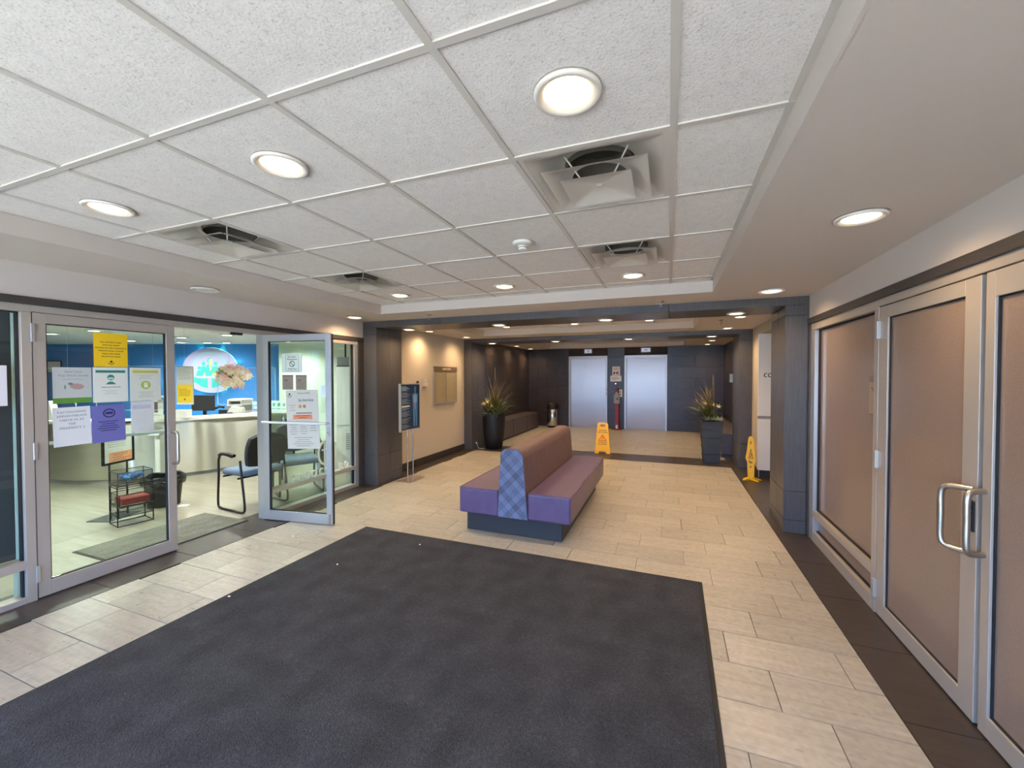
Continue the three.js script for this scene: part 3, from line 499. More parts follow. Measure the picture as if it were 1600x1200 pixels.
// ---------------------------------------------------------------- ceiling fittings
{
  const loft = (half, y0, r1, y1, dish = false) => {   // from a square edge up to a round neck
    const n = 48, m = 8, pos = [], idx = [];
    for (let j = 0; j <= m; j++) for (let i = 0; i <= n; i++) {
      const a = (i / n) * Math.PI * 2 + Math.PI / 4, q = half / Math.max(Math.abs(Math.cos(a)), Math.abs(Math.sin(a))), t = j / m, r = q + (r1 - q) * t, k = dish ? 1 - (1 - t) * (1 - t) : t * t * (3 - 2 * t);
      pos.push(Math.cos(a) * r, y0 + (y1 - y0) * k, Math.sin(a) * r);
      if (j < m && i < n) { const p = j * (n + 1) + i; idx.push(p, p + 1, p + n + 1, p + 1, p + n + 2, p + n + 1); }
    }
    const g = new THREE.BufferGeometry(); g.setAttribute('position', new THREE.Float32BufferAttribute(pos, 3)); g.setIndex(idx); g.computeVertexNormals(); return uvBox(g);
  };
  const make = (x, z, label) => {
    const o = thing('air_diffuser', label, 'air vent', [x + 0.3045, TRAY, z - 0.308], 0, { group: 'ceiling air diffusers' });
    part(o, 'frame', [bb(-0.298, 0.298, 0.001, 0.008, 0.275, 0.302), bb(-0.298, 0.298, 0.001, 0.008, -0.302, -0.275), bb(-0.298, -0.272, 0.001, 0.008, -0.275, 0.275), bb(0.272, 0.298, 0.001, 0.008, -0.275, 0.275)], mat.diffuser);
    part(o, 'outer_cone', loft(0.275, 0.002, 0.155, 0.07), mat.diffuser);
    part(o, 'middle_cone', loft(0.215, -0.03, 0.12, 0.015), mat.diffuser);
    const inner = part(o, 'inner_plate', loft(0.147, -0.046, 0.0005, -0.022, true), mat.diffuser);
    part(inner, 'knob', lathe([[0, -0.029], [0.01, -0.028], [0.016, -0.0225], [0.05, -0.0215]], 20), mat.diffuser);
    part(o, 'duct', [new THREE.CylinderGeometry(0.15, 0.15, 0.13, 28, 1, true).translate(0, 0.115, 0).toNonIndexed(), bb(-0.16, 0.16, 0.17, 0.174, -0.16, 0.16)], mat.duct);
    for (const [a, b] of [[1, 1], [1, -1], [-1, 1], [-1, -1]]) part(o, 'strut', bar([0.07 * a, -0.018, 0.07 * b], [0.15 * a, 0.09, 0.13 * b], 0.004, 6), mat.diffuser);
  };
  make(-0.6, -1.585, 'square diffuser vent near the smoke detector, away from the beam');
  make(-0.6, -2.818, 'square diffuser vent between smoke detector and the portal beam');
  make(-3.01, -1.585, 'square diffuser vent above the clinic door, away from the beam');
  make(-3.01, -2.818, 'square diffuser vent above the clinic sidelight');
  const sd = thing('smoke_detector', 'white round smoke detector on a ceiling tile', 'smoke detector', [-0.905, TRAY, -2.58]);
  part(sd, 'base', lathe([[0, 0], [0.068, 0], [0.07, -0.008], [0.064, -0.018], [0.052, -0.024], [0, -0.024]], 28), mat.whitePlastic);
  part(sd, 'sensor', lathe([[0, -0.055], [0.024, -0.054], [0.03, -0.05], [0.034, -0.026], [0, -0.022]], 20), mat.whitePlastic);
  part(sd, 'grille', lathe([[0.0305, -0.046], [0.0325, -0.038], [0.0315, -0.036], [0.0295, -0.044]], 20), mat.grey);
  const sp = (x, y, z, label) => {
    const o = thing('fire_sprinkler', label, 'sprinkler', [x, y, z], 0, { group: 'ceiling sprinkler heads' });
    part(o, 'escutcheon', lathe([[0, 0], [0.036, 0], [0.034, -0.004], [0.012, -0.008], [0, -0.008]], 20), mat.chrome);
    part(o, 'body', [cyl(0.008, 0.008, -0.03, -0.006, 0, 0, 10), bar([0.012, -0.03, 0], [0.002, -0.052, 0], 0.002, 6), bar([-0.012, -0.03, 0], [-0.002, -0.052, 0], 0.002, 6), bar([-0.012, -0.03, 0], [0.012, -0.03, 0], 0.003, 6)], mat.chrome);
    part(o, 'deflector', cyl(0.015, 0.015, -0.055, -0.052, 0, 0, 14), mat.chrome);
  };
  sp(-2.83, LOW, -4.5, 'small sprinkler head in front of the portal beam on the clinic side');
  sp(-0.08, LOW, -4.58, 'small sprinkler head in front of the portal beam on the frosted door side');
  sp(0.68, LOW, -6.4, 'small sprinkler head between the portals');
}

// ---------------------------------------------------------------- mats
{
  const m = thing('floor_mat', 'large charcoal entrance mat on the beige tiles', 'mat', [-1.365, 0, -0.95], -0.012);
  part(m, 'border', bb(-1.58, 1.58, 0, 0.006, -2.445, 2.3, 0.003), mat.rubber);
  part(m, 'pile', bb(-1.555, 1.555, 0.003, 0.013, -2.42, 2.28, 0.004), mat.mat);
  const c = thing('floor_mat', 'grey runner mat inside the clinic doorway', 'mat', [-4.55, 0, -2.55], 0);
  part(c, 'border', bb(-0.385, 0.32, 0, 0.005, -0.56, 0.56, 0.002), mat.rubber);
  part(c, 'pile', bb(-0.37, 0.305, 0.002, 0.011, -0.545, 0.545, 0.003), mat.clinicMat);
}

// ---------------------------------------------------------------- double bench
{
  const b = thing('double_bench', 'double-sided purple vinyl bench with plaid end panels', 'bench', [-1.4, 0, -4.68]);
  const zf = 1.01, zb = -1.03;
  part(b, 'plinth', bb(-0.515, 0.475, 0, 0.2, zb + 0.06, zf - 0.07, 0.004), mat.plinth, 'dark recessed plinth');
  const cushion = (x0, x1) => { const g = new RoundedBoxGeometry(x1 - x0, 0.255, zf - zb, 4, 0.022); const p = g.attributes.position; for (let i = 0; i < p.count; i++) if (p.getY(i) > 0.12) p.setY(i, p.getY(i) + 0.008 * Math.cos(p.getX(i) / (x1 - x0) * Math.PI)); g.translate((x0 + x1) / 2, 0.317, (zf + zb) / 2); return uvBox(g); };
  part(b, 'seat', cushion(-0.57, -0.145), mat.vinyl); part(b, 'seat', cushion(0.155, 0.572), mat.vinyl);
  const welt = (x0, x1) => [bar([x0 + 0.01, 0.442, zf - 0.004], [x1 - 0.01, 0.442, zf - 0.004], 0.004, 6), bar([x0 + 0.01, 0.442, zb + 0.004], [x1 - 0.01, 0.442, zb + 0.004], 0.004, 6)];
  part(b, 'welt', [...welt(-0.57, -0.145), ...welt(0.155, 0.572), bar([0.568, 0.442, zf - 0.01], [0.568, 0.442, zb + 0.01], 0.004, 6), bar([-0.566, 0.442, zf - 0.01], [-0.566, 0.442, zb + 0.01], 0.004, 6)], mat.vinyl);
  const s = new THREE.Shape(); s.moveTo(-0.15, 0.19); s.lineTo(0.158, 0.19); s.lineTo(0.112, 0.77); s.quadraticCurveTo(0.1, 0.852, 0.03, 0.857); s.lineTo(-0.05, 0.857); s.quadraticCurveTo(-0.112, 0.85, -0.118, 0.77); s.closePath();
  const core = extrude(s, zf - zb - 0.03, 0.012, 10); core.translate(0, 0, zb + 0.015); part(b, 'backrest', uvBox(core), mat.vinylBack);
  for (const z of [zf - 0.014, zb - 0.001]) { const e = extrude(s, 0.016, 0.005, 10); e.translate(0, 0, z); part(b, 'end_panel', uvBox(e), mat.plaid, 'blue-grey plaid end panel'); }
  const pip = s.getPoints(10).filter((p) => p.y > 0.2).map((p) => [p.x, p.y, zf - 0.006]); part(b, 'piping', tube(pip, 0.0055, 6), mat.vinylDark);
  const flecks = []; for (let i = 0; i < 22; i++) { const z = R(-0.75, 0.85), l = R(0.006, 0.03); flecks.push(bb(0.5675, 0.5735, 0.434 + R(0, 0.005), 0.441 + R(0, 0.005), z, z + l)); }
  part(b, 'worn_edge', flecks, mat.worn, 'scuffed pale marks along the seat edge').userData.kind = 'stuff';
}

// ---------------------------------------------------------------- elevators and what stands by them
{
  const lift = (name, x0, x1, label) => {
    const o = structure(name, label, 'elevator', [(x0 + x1) / 2, 0, LIFT]), w = (x1 - x0) / 2;
    part(o, 'jamb', bb(-w, -w + 0.055, 0, 2.155, -0.14, 0.02, 0.003), mat.steelFrame); part(o, 'jamb', bb(w - 0.055, w, 0, 2.155, -0.14, 0.02, 0.003), mat.steelFrame);
    part(o, 'head', bb(-w + 0.055, w - 0.055, 2.075, 2.155, -0.14, 0.02, 0.003), mat.steelFrame);
    part(o, 'door_panel', bb(-w + 0.055, w - 0.055, 0.012, 2.075, -0.115, -0.09), mat.steel, 'brushed steel sliding door');
    part(o, 'sill', bb(-w + 0.055, w - 0.055, -0.004, 0.01, -0.14, 0.02), mat.steelFrame);
    part(o, 'key_hole', cyl(0.008, 0.008, 0, 0.006, 0, 0, 12).rotateX(Math.PI / 2).translate(-0.1, 1.85, -0.09), mat.black);
    return o;
  };
  const l1 = lift('door_5', -2.855, -1.695, 'steel elevator with small buttons on its frame, beside the trash can');
  lift('door_6', -1.205, -0.035, 'steel elevator next to the tiered planter');
  const bt = part(l1, 'call_strip', bb(0.533, 0.573, 0.98, 1.22, 0.02, 0.024, 0.002), mat.steelFrame); for (const y of [0.09, 0.05, -0.03, -0.07]) part(bt, 'button', cyl(0.011, 0.011, 0, 0.005, 0, 0, 12).rotateX(Math.PI / 2).translate(0.553, 1.08 + y, 0.024), mat.black);
  const screen = canvasTex(128, 64, (g, w, h) => { g.fillStyle = '#d9dce0'; g.fillRect(0, 0, w, h); g.fillStyle = '#2030d0'; g.fillRect(34, 22, 22, 20); g.fillRect(60, 18, 12, 26); g.fillRect(76, 24, 18, 16); });
  const screenMat = M({ map: screen, emissive: 0xffffff, emissiveMap: screen, emissiveIntensity: 0.22, roughness: 0.4 });
  for (const [x0, x1, label] of [[-2.385, -2.145, 'small lit floor display above the elevator by the trash can'], [-0.745, -0.48, 'small lit floor display above the elevator by the tiered planter']]) {
    const o = thing('floor_display', label, 'display', [(x0 + x1) / 2, 2.3, LIFT], 0, { group: 'elevator floor displays' }), w = (x1 - x0) / 2;
    part(o, 'housing', bb(-w, w, -0.066, 0.066, 0, 0.022, 0.006), mat.steelFrame); part(o, 'screen', uvFit(bb(-w + 0.03, w - 0.02, -0.045, 0.045, 0.022, 0.025)), screenMat);
    const l = new THREE.PointLight(0xc8d0ff, 0.0015); l.name = 'display_glow'; l.position.set((x0 + x1) / 2, 2.3, LIFT + 0.06); l.castShadow = true; scene.add(l);
  }
  // notices
  const nt = canvasTex(128, 160, (g, w, h) => { g.fillStyle = '#e9e6e2'; g.fillRect(0, 0, w, h); g.fillStyle = '#777'; for (let i = 0; i < 4; i++) g.fillRect(20, 24 + i * 12, 80, 4); g.fillStyle = '#c05a55'; g.fillRect(62, 92, 40, 48); g.fillStyle = '#555'; g.fillRect(16, 96, 30, 44); });
  const n1 = thing('notice_paper', 'paper notice with a red picture between the elevators', 'notice', [-1.44, 1.57, LIFT]); part(n1, 'sheet', uvFit(bb(-0.112, 0.112, 0, 0.265, 0.001, 0.004)), M({ map: nt, roughness: 0.7 }));
  const nt2 = canvasTex(128, 72, (g, w, h) => { g.fillStyle = '#eceae6'; g.fillRect(0, 0, w, h); g.fillStyle = '#666'; g.fillRect(12, 18, 70, 5); g.fillRect(12, 32, 92, 5); g.fillRect(12, 46, 56, 5); });
  const n2 = thing('notice_sign', 'small white sign under the paper notice between the elevators', 'sign', [-1.447, 1.395, LIFT]); part(n2, 'plate', uvFit(bb(-0.157, 0.157, 0, 0.168, 0.004, 0.016, 0.002)), M({ map: nt2, roughness: 0.5 }));
  const cb = thing('call_station', 'round dark call button below the white sign', 'button', [-1.45, 1.33, LIFT]); part(cb, 'body', cyl(0.05, 0.045, 0, 0.025, 0, 0, 20).rotateX(Math.PI / 2), mat.blackMetal); part(cb, 'button', cyl(0.018, 0.018, 0.025, 0.032, 0, 0, 16).rotateX(Math.PI / 2), mat.chrome);
  const kp = thing('key_switch', 'white key switch plate between the elevators', 'switch', [-1.31, 1.05, LIFT]); part(kp, 'plate', bb(-0.043, 0.043, -0.108, 0.108, 0, 0.012, 0.004), mat.whitePlastic); for (const y of [0.04, -0.04]) part(kp, 'key_hole', cyl(0.02, 0.02, 0.01, 0.016, 0, 0, 14).rotateX(Math.PI / 2).translate(-0.012, y, 0), mat.black);
  // sanitizer stand, red post
  const ss = thing('sanitizer_stand', 'red sanitizer post with grey dispenser between the elevators', 'dispenser', [-1.395, 0, -12.2]);
  part(ss, 'base', bb(-0.17, 0.17, 0, 0.012, -0.13, 0.1, 0.004), mat.red); part(ss, 'post', bb(-0.05, 0.05, 0.012, 0.8, -0.02, 0.02, 0.006), mat.red);
  const head = part(ss, 'dispenser', extrude([[-0.082, 0.76], [0.082, 0.76], [0.082, 0.97], [0.02, 1.1], [-0.02, 1.1], [-0.082, 0.97]], 0.09, 0.008).translate(0, 0, -0.03), mat.grey);
  part(head, 'nozzle', bb(-0.02, 0.05, 0.88, 0.91, 0.055, 0.085, 0.006), mat.black); part(ss, 'bottle', cyl(0.035, 0.03, 1.1, 1.2, 0, 0.01, 16), mat.red); part(ss, 'foot_pedal', bb(-0.03, 0.03, 0.03, 0.14, 0.02, 0.05, 0.006), mat.whitePlastic);
  // trash can
  const tc = thing('trash_can', 'round steel trash can with black lid beside the elevator', 'trash can', [-3.31, 0, -12.17]);
  part(tc, 'drum', lathe([[0, 0.03], [0.16, 0.03], [0.16, 0.56], [0, 0.56]], 36), mat.chrome); part(tc, 'base_ring', lathe([[0, 0], [0.165, 0], [0.168, 0.045], [0.16, 0.05], [0, 0.05]], 36), mat.black);
  part(tc, 'lid', lathe([[0.162, 0.55], [0.172, 0.555], [0.172, 0.6], [0.165, 0.67], [0.14, 0.715], [0.09, 0.742], [0, 0.75]], 36), mat.black); part(tc, 'flap', extrude([[-0.055, -0.04], [0.055, -0.04], [0.04, 0.05], [-0.04, 0.05]], 0.008, 0.002).rotateX(-0.55).translate(0.05, 0.69, 0.125), mat.chrome);
  // wall benches
  for (const [x0, x1, label] of [[-4.15, -3.69, 'dark vinyl wall bench behind the black planter'], [0.95, 1.39, 'dark vinyl wall bench behind the tiered planter']]) {
    const o = thing('wall_bench', label, 'bench', [(x0 + x1) / 2, 0, -10.35], 0, { group: 'wall benches in the elevator lobby' }), w = (x1 - x0) / 2 - 0.002;
    part(o, 'plinth', bb(-w, w - 0.01, 0, 0.05, -1.6, 1.6), mat.plinth);
    for (let i = 0; i < 3; i++) { const z = -1.62 + i * 1.08; part(o, 'cushion', bb(-w, w, 0.05, 0.465, z + 0.004, z + 1.076, 0.02, 3), mat.vinylDark); }
  }
  const wd = thing('wall_dispenser', 'small silver box on the dark tiled side wall', 'dispenser', [1.39, 1.5, -10.6]); part(wd, 'body', bb(-0.09, 0, -0.1, 0.1, -0.07, 0.07, 0.012, 2), mat.satin); part(wd, 'spout', bb(-0.085, -0.03, -0.115, -0.1, -0.03, 0.03, 0.003), mat.black);
}

// ---------------------------------------------------------------- planters
function blade(L, w, droop, lean) {   // a leaf strip of 12 triangles, rising and bending outward along +x
  const pos = [], idx = [], n = 6;
  for (let i = 0; i <= n; i++) { const t = i / n, x = L * (lean * t + droop * t * t), y = L * (t * (1 - 0.25 * lean) - droop * 0.6 * t * t * t), ww = w * Math.sin(Math.PI * Math.min(1, 0.25 + t * 0.75)) * (1 - t * 0.6) + 0.0006; pos.push(x, y, -ww, x, y + ww * 0.25, ww); if (i < n) { const k = i * 2; idx.push(k, k + 1, k + 2, k + 1, k + 3, k + 2); } }
  const g = new THREE.BufferGeometry(); g.setAttribute('position', new THREE.Float32BufferAttribute(pos, 3)); g.setIndex(idx); g.computeVertexNormals(); return g;
}
function flowerGeo(r) { const list = []; for (let i = 0; i < 6; i++) { const b = blade(r, r * 0.22, 0.45, 0.75); b.rotateY(i * Math.PI / 3); list.push(b.toNonIndexed()); } list.push(new THREE.SphereGeometry(r * 0.12, 8, 6).translate(0, r * 0.1, 0).toNonIndexed()); for (const g of list) g.deleteAttribute('uv'); return mergeGeometries(list); }
function plantInto(o, top, scale, flowers, rx, away, spread = 2.3) {
  const kinds = [[0.98, 0.007, 0.22, 0.12, mat.grass], [0.9, 0.007, 0.34, 0.22, mat.grassDark], [0.55, 0.02, 0.4, 0.45, mat.leafGreen], [0.48, 0.018, 0.3, 0.6, mat.leafPale], [0.5, 0.013, 0.75, 0.6, mat.leafGreen], [0.75, 0.008, 0.5, 0.35, mat.grass]];
  const geos = kinds.map(([L, w, d, l]) => blade(L * scale, w * scale * 1.3, d, l));
  for (let i = 0; i < 150; i++) {
    const k = i < 26 ? 0 : i < 46 ? 1 : i < 80 ? 2 : i < 96 ? 3 : i < 126 ? 4 : 5, m = part(o, k < 2 || k === 5 ? 'grass_blade' : 'leaf', geos[k], kinds[k][4]);
    m.rotation.set(R(-0.2, 0.2), away + R(-spread, spread), R(-0.15, 0.15)); m.position.set(R(-rx, rx), top - 0.01, R(-rx, rx)); m.scale.setScalar(R(0.7, 1.08));
  }
  const sg = flowerGeo(0.075 * scale), suc = flowerGeo(0.1 * scale);
  for (const [x, y, z] of flowers) { const f = part(o, 'lily_flower', sg, mat.lily, 'yellow lily flower'); f.position.set(x, y, z); f.rotation.set(0.9, R(0, 6), 0.2); f.scale.setScalar(0.85); }
  for (let i = 0; i < 3; i++) { const f = part(o, 'succulent', suc, mat.succulent); f.position.set(-0.08 + i * 0.1, top + 0.02, 0.12); f.rotation.set(0.5, i, 0); }
  const st = part(o, 'cattail', [cyl(0.004, 0.004, top, top + 0.75 * scale, 0, 0, 6), cyl(0.011, 0.009, top + 0.72 * scale, top + 0.95 * scale, 0, 0, 8)], mat.grass);
  st.position.set(0.03, 0, 0);
}
{
  const a = thing('planter', 'tall black faceted planter with grasses and yellow lilies', 'planter', [-3.53, 0, -8.17]);
  part(a, 'pot', lathe([[0, 0], [0.185, 0], [0.235, 0.3], [0.262, 0.62], [0.255, 0.72], [0.262, 0.75], [0.235, 0.75], [0.23, 0.68], [0, 0.68]], 8), mat.pot); part(a, 'soil', cyl(0.225, 0.225, 0.66, 0.69, 0, 0, 16), mat.soil);
  plantInto(a, 0.69, 1.1, [[-0.17, 0.95, 0.14], [-0.1, 1.0, 0.1], [0.04, 0.93, 0.18]], 0.1, 0);
  const b = thing('planter', 'square slate-grey tiered planter with grasses and lilies', 'planter', [0.725, 0, -8.25], 0.05);
  for (let i = 0; i < 5; i++) { const y0 = i * 0.148, w0 = 0.125 + i * 0.0085, w1 = w0 + 0.016, g = new THREE.CylinderGeometry(w1 * Math.SQRT2, w0 * Math.SQRT2, 0.144, 4); g.rotateY(Math.PI / 4); g.translate(0, y0 + 0.074, 0); const h = g.toNonIndexed(); h.computeVertexNormals(); part(b, 'tier', uvBox(h), mat.potGrey); }
  part(b, 'core', bb(-0.11, 0.11, 0.002, 0.73, -0.11, 0.11), mat.seam); part(b, 'soil', bb(-0.145, 0.145, 0.735, 0.745, -0.145, 0.145), mat.soil);
  plantInto(b, 0.745, 0.88, [[0.0, 1.03, 0.12], [0.1, 1.0, 0.1], [-0.1, 1.05, 0.06]], 0.05, Math.PI, 1.7);
  const cord = thing('power_cord', 'thin white cord on the floor beside the black planter', 'cord'); part(cord, 'wire', tube([[-3.87, 0.12, -8.0], [-3.84, 0.14, -7.95], [-3.8, 0.03, -7.95], [-3.74, 0.004, -7.97], [-3.68, 0.004, -8.0]], 0.004, 6), mat.white); part(cord, 'plug', bb(-3.885, -3.855, 0.1, 0.135, -8.02, -7.985, 0.004), mat.white);
}

// ---------------------------------------------------------------- wet floor signs
{
  const face = canvasTex(256, 576, (g, w, h) => {
    g.fillStyle = '#f2b806'; g.fillRect(0, 0, w, h); g.fillStyle = '#1a1a1a'; g.textAlign = 'center'; g.font = 'bold 30px sans-serif'; g.fillText('CAUTION', w / 2, 150); g.fillText('WET FLOOR', w / 2, 186);
    g.strokeStyle = '#c83a12'; g.lineWidth = 11; g.lineJoin = 'round'; g.beginPath(); g.moveTo(w / 2, 222); g.lineTo(w / 2 + 62, 330); g.lineTo(w / 2 - 62, 330); g.closePath(); g.stroke();
    g.strokeStyle = '#c83a12'; g.lineWidth = 9; g.beginPath(); g.moveTo(122, 262); g.lineTo(134, 290); g.lineTo(112, 316); g.moveTo(134, 290); g.lineTo(156, 300); g.moveTo(124, 272); g.lineTo(150, 266); g.stroke();
    g.fillStyle = '#c83a12'; g.beginPath(); g.arc(120, 254, 8, 0, 7); g.fill(); g.fillStyle = '#1a1a1a'; g.font = 'bold 27px sans-serif'; g.fillText('ATTENTION', w / 2, 372); g.fillText('PLANCHER', w / 2, 408);
  });
  const fm = P({ map: face, roughness: 0.45 });
  const s = new THREE.Shape(); s.moveTo(-0.15, 0); s.lineTo(-0.075, 0); s.lineTo(-0.06, 0.045); s.lineTo(0.06, 0.045); s.lineTo(0.075, 0); s.lineTo(0.15, 0); s.lineTo(0.105, 0.585); s.quadraticCurveTo(0.1, 0.61, 0.08, 0.61); s.lineTo(-0.08, 0.61); s.quadraticCurveTo(-0.1, 0.61, -0.105, 0.585); s.closePath();
  const hole = new THREE.Path(); hole.moveTo(-0.05, 0.54); hole.lineTo(0.05, 0.54); hole.lineTo(0.05, 0.58); hole.lineTo(-0.05, 0.58); hole.closePath(); s.holes.push(hole);
  const o = thing('wet_floor_sign', 'open yellow caution wet floor sign behind the bench', 'floor sign', [-1.24, 0, -8.42], 0.1);
  const fr = uvFit(extrude(s, 0.014, 0.003)); const A = part(o, 'front_panel', fr, fm); A.rotation.x = -0.2; A.position.set(0, 0.003, 0.12);
  const Bk = part(o, 'back_panel', uvFit(extrude(s, 0.014, 0.003)), mat.yellow); Bk.rotation.set(0.2, 0, 0); Bk.position.set(0, 0.003, -0.14);
  part(o, 'hinge', bar([-0.08, 0.602, -0.005], [0.08, 0.602, -0.005], 0.009, 10), mat.yellow);
  // folding cone sign, seen nearly edge on
  const q = thing('wet_floor_sign', 'narrow yellow caution sign on splayed feet by the white cupboard', 'floor sign', [1.155, 0, -6.98], -0.15);
  const k = new THREE.Shape([[-0.04, 0.02], [0.045, 0.02], [0.048, 0.25], [0.068, 0.29], [0.055, 0.4], [0.035, 0.62], [0.02, 0.65], [-0.02, 0.65], [-0.035, 0.62], [-0.055, 0.42], [-0.072, 0.33], [-0.048, 0.27]].map((p) => new THREE.Vector2(...p)));
  const kt = canvasTex(128, 512, (g, w, h) => { g.fillStyle = '#f2b806'; g.fillRect(0, 0, w, h); g.strokeStyle = '#3a2a08'; g.lineWidth = 6; g.beginPath(); g.moveTo(64, 150); g.lineTo(90, 260); g.lineTo(40, 260); g.closePath(); g.stroke(); g.lineWidth = 8; g.beginPath(); g.moveTo(60, 195); g.lineTo(72, 222); g.lineTo(56, 250); g.stroke(); g.fillStyle = '#3a2a08'; g.save(); g.translate(64, 300); g.rotate(0.5); g.fillRect(-26, -6, 52, 9); g.fillRect(-20, 10, 40, 9); g.restore(); g.fillRect(58, 52, 10, 34); g.fillRect(56, 352, 14, 18); });
  part(q, 'front_panel', uvFit(extrude(k, 0.02, 0.004).translate(0, 0, 0.012)), P({ map: kt, roughness: 0.45 }));
  part(q, 'back_panel', uvFit(extrude(k, 0.02, 0.004).translate(0, 0, -0.034)), mat.yellow);
  for (const [a, l] of [[0.35, 0.15], [Math.PI - 0.35, 0.1], [-0.7, 0.13], [Math.PI + 0.6, 0.12]]) { const f = part(q, 'foot', extrude([[0, 0], [l, 0], [l, 0.012], [0.03, 0.045], [0, 0.045]], 0.03, 0.004).translate(0, 0, -0.015), mat.yellow); f.rotation.y = a; }
}

// ---------------------------------------------------------------- corridor wall things
{
  const st = thing('poster_stand', 'chrome poster stand with a blue anatomy poster by the dark column', 'poster stand', [-3.64, 0, -5.232]);
  part(st, 'base', bb(-0.12, 0.14, 0, 0.008, -0.19, 0.19, 0.003), mat.steelFrame); for (const z of [-0.075, 0.06]) part(st, 'pole', cyl(0.009, 0.009, 0.008, 0.76, 0, z, 12), mat.chrome);
  part(st, 'frame', [bb(-0.02, 0.02, 0.742, 0.765, -0.248, 0.248, 0.003), bb(-0.02, 0.02, 1.43, 1.448, -0.248, 0.248, 0.003), bb(-0.02, 0.02, 0.742, 1.448, 0.23, 0.25, 0.003), bb(-0.02, 0.02, 0.742, 1.448, -0.25, -0.24, 0.003)], mat.aluBright);
  const pt = canvasTex(512, 720, (g, w, h) => {
    const gr = g.createLinearGradient(0, 0, w, 0); g.fillStyle = '#1d3350'; g.fillRect(0, 0, w, h); g.fillStyle = '#27415f'; g.fillRect(0, 250, 300, 250);
    g.fillStyle = '#4b7fae'; g.beginPath(); g.ellipse(385, 70, 34, 46, 0, 0, 7); g.fill(); g.fillRect(365, 110, 38, 40); g.beginPath(); g.moveTo(300, 160); g.quadraticCurveTo(385, 120, 470, 160); g.lineTo(450, 400); g.lineTo(440, 690); g.lineTo(400, 690); g.lineTo(388, 430); g.lineTo(372, 690); g.lineTo(330, 690); g.lineTo(320, 400); g.closePath(); g.fill();
    g.strokeStyle = '#c9dcea'; g.lineWidth = 5; for (let i = 0; i < 7; i++) { g.beginPath(); g.ellipse(385, 180 + i * 18, 54 - i * 2, 10, 0, 0, 7); g.stroke(); } g.fillStyle = '#dbe6ee'; for (let i = 0; i < 16; i++) g.fillRect(380, 150 + i * 16, 10, 11); g.fillStyle = '#c8606a'; g.beginPath(); g.arc(360, 330, 16, 0, 7); g.fill();
    g.fillStyle = '#b9c6cf'; for (let i = 0; i < 40; i++) { if (i % 6 === 5) continue; g.fillRect(14, 26 + i * 17, 120 + 130 * (((i * 37) % 11) / 11), i < 4 ? 10 : 5); } g.fillStyle = '#efe9c4'; g.fillRect(14, 335, 210, 22);
  });
  const pm = M({ map: pt, roughness: 0.4 }); const pg = uvFit(bb(-0.235, 0.235, 0, 0.668, -0.003, 0.003)); pg.rotateY(Math.PI / 2); pg.translate(0.012, 0.764, -0.004); part(st, 'poster', pg, pm, 'blue anatomy poster');
  const di = thing('directory_board', 'framed building directory on the beige wall', 'board', [-4.06, 1.03, -6.998], Math.PI / 2);
  part(di, 'backing', bb(-0.438, 0.438, 0, 0.71, 0, 0.02, 0.004), mat.grey);
  const dt = canvasTex(640, 520, (g, w, h) => { g.fillStyle = '#8f8267'; g.fillRect(0, 0, w, h); g.fillStyle = '#b3a585'; for (let c = 0; c < 2; c++) for (let i = 0; i < 24; i++) { g.fillRect(40 + c * 310, 16 + i * 21, 150 + ((i * 53 + c * 31) % 90), 6); g.fillRect(270 + c * 310, 16 + i * 21, 20, 6); } });
  part(di, 'list', uvFit(bb(-0.41, 0.41, 0.03, 0.6, 0.02, 0.024)), M({ map: dt, roughness: 0.5 }));
  const ht = canvasTex(640, 90, (g, w, h) => { g.fillStyle = '#6d5a48'; g.fillRect(0, 0, w, h); g.fillStyle = '#efe4cc'; g.font = 'bold 44px sans-serif'; g.textAlign = 'center'; g.fillText('DIRECTORY', w / 2 + 20, 60); });
  part(di, 'header', uvFit(bb(-0.438, 0.438, 0.615, 0.71, 0.02, 0.03, 0.002)), M({ map: ht, roughness: 0.5 }));
  part(di, 'frame', [bb(-0.438, -0.41, 0, 0.615, 0.02, 0.034, 0.002), bb(0.41, 0.438, 0, 0.615, 0.02, 0.034, 0.002), bb(-0.41, 0.41, 0, 0.03, 0.02, 0.034, 0.002), bb(-0.006, 0.006, 0.03, 0.6, 0.022, 0.03)], mat.grey);
  const th = thing('thermostat', 'cream double thermostat on the beige wall', 'thermostat', [-4.06, 1.44, -6.27], Math.PI / 2); part(th, 'cover', bb(-0.055, 0.055, 0.005, 0.072, 0, 0.035, 0.006), mat.paint); part(th, 'lower_cover', bb(-0.06, 0.06, -0.07, 0, 0, 0.045, 0.006), mat.paint); part(th, 'vent', bb(-0.05, 0.05, -0.076, -0.07, 0.005, 0.04), mat.gasket);
  const sw = thing('light_switch', 'small dark switch plate beside the thermostat', 'switch', [-4.06, 1.43, -6.07], Math.PI / 2); part(sw, 'plate', bb(-0.035, 0.035, -0.045, 0.045, 0, 0.008, 0.003), mat.blackMetal); part(sw, 'toggle', bb(-0.01, 0.01, -0.018, 0.018, 0.008, 0.016, 0.002), mat.satin);
  // white cupboard in the niche on the right
  const nb = thing('cupboard', 'tall white cupboard with a grey strip in the wall niche', 'cupboard', [1.62, 0, -7.2]);
  part(nb, 'toe_kick', bb(-0.31, 0.31, 0, 0.115, -0.04, -0.02), mat.plinth); part(nb, 'lower_panel', bb(-0.34, 0.32, 0.115, 0.9, -0.04, 0, 0.003), mat.white); part(nb, 'strip', bb(-0.34, 0.32, 0.9, 0.945, -0.04, -0.012), mat.grey); part(nb, 'upper_panel', bb(-0.34, 0.32, 0.945, 2.195, -0.04, 0, 0.003), mat.white);
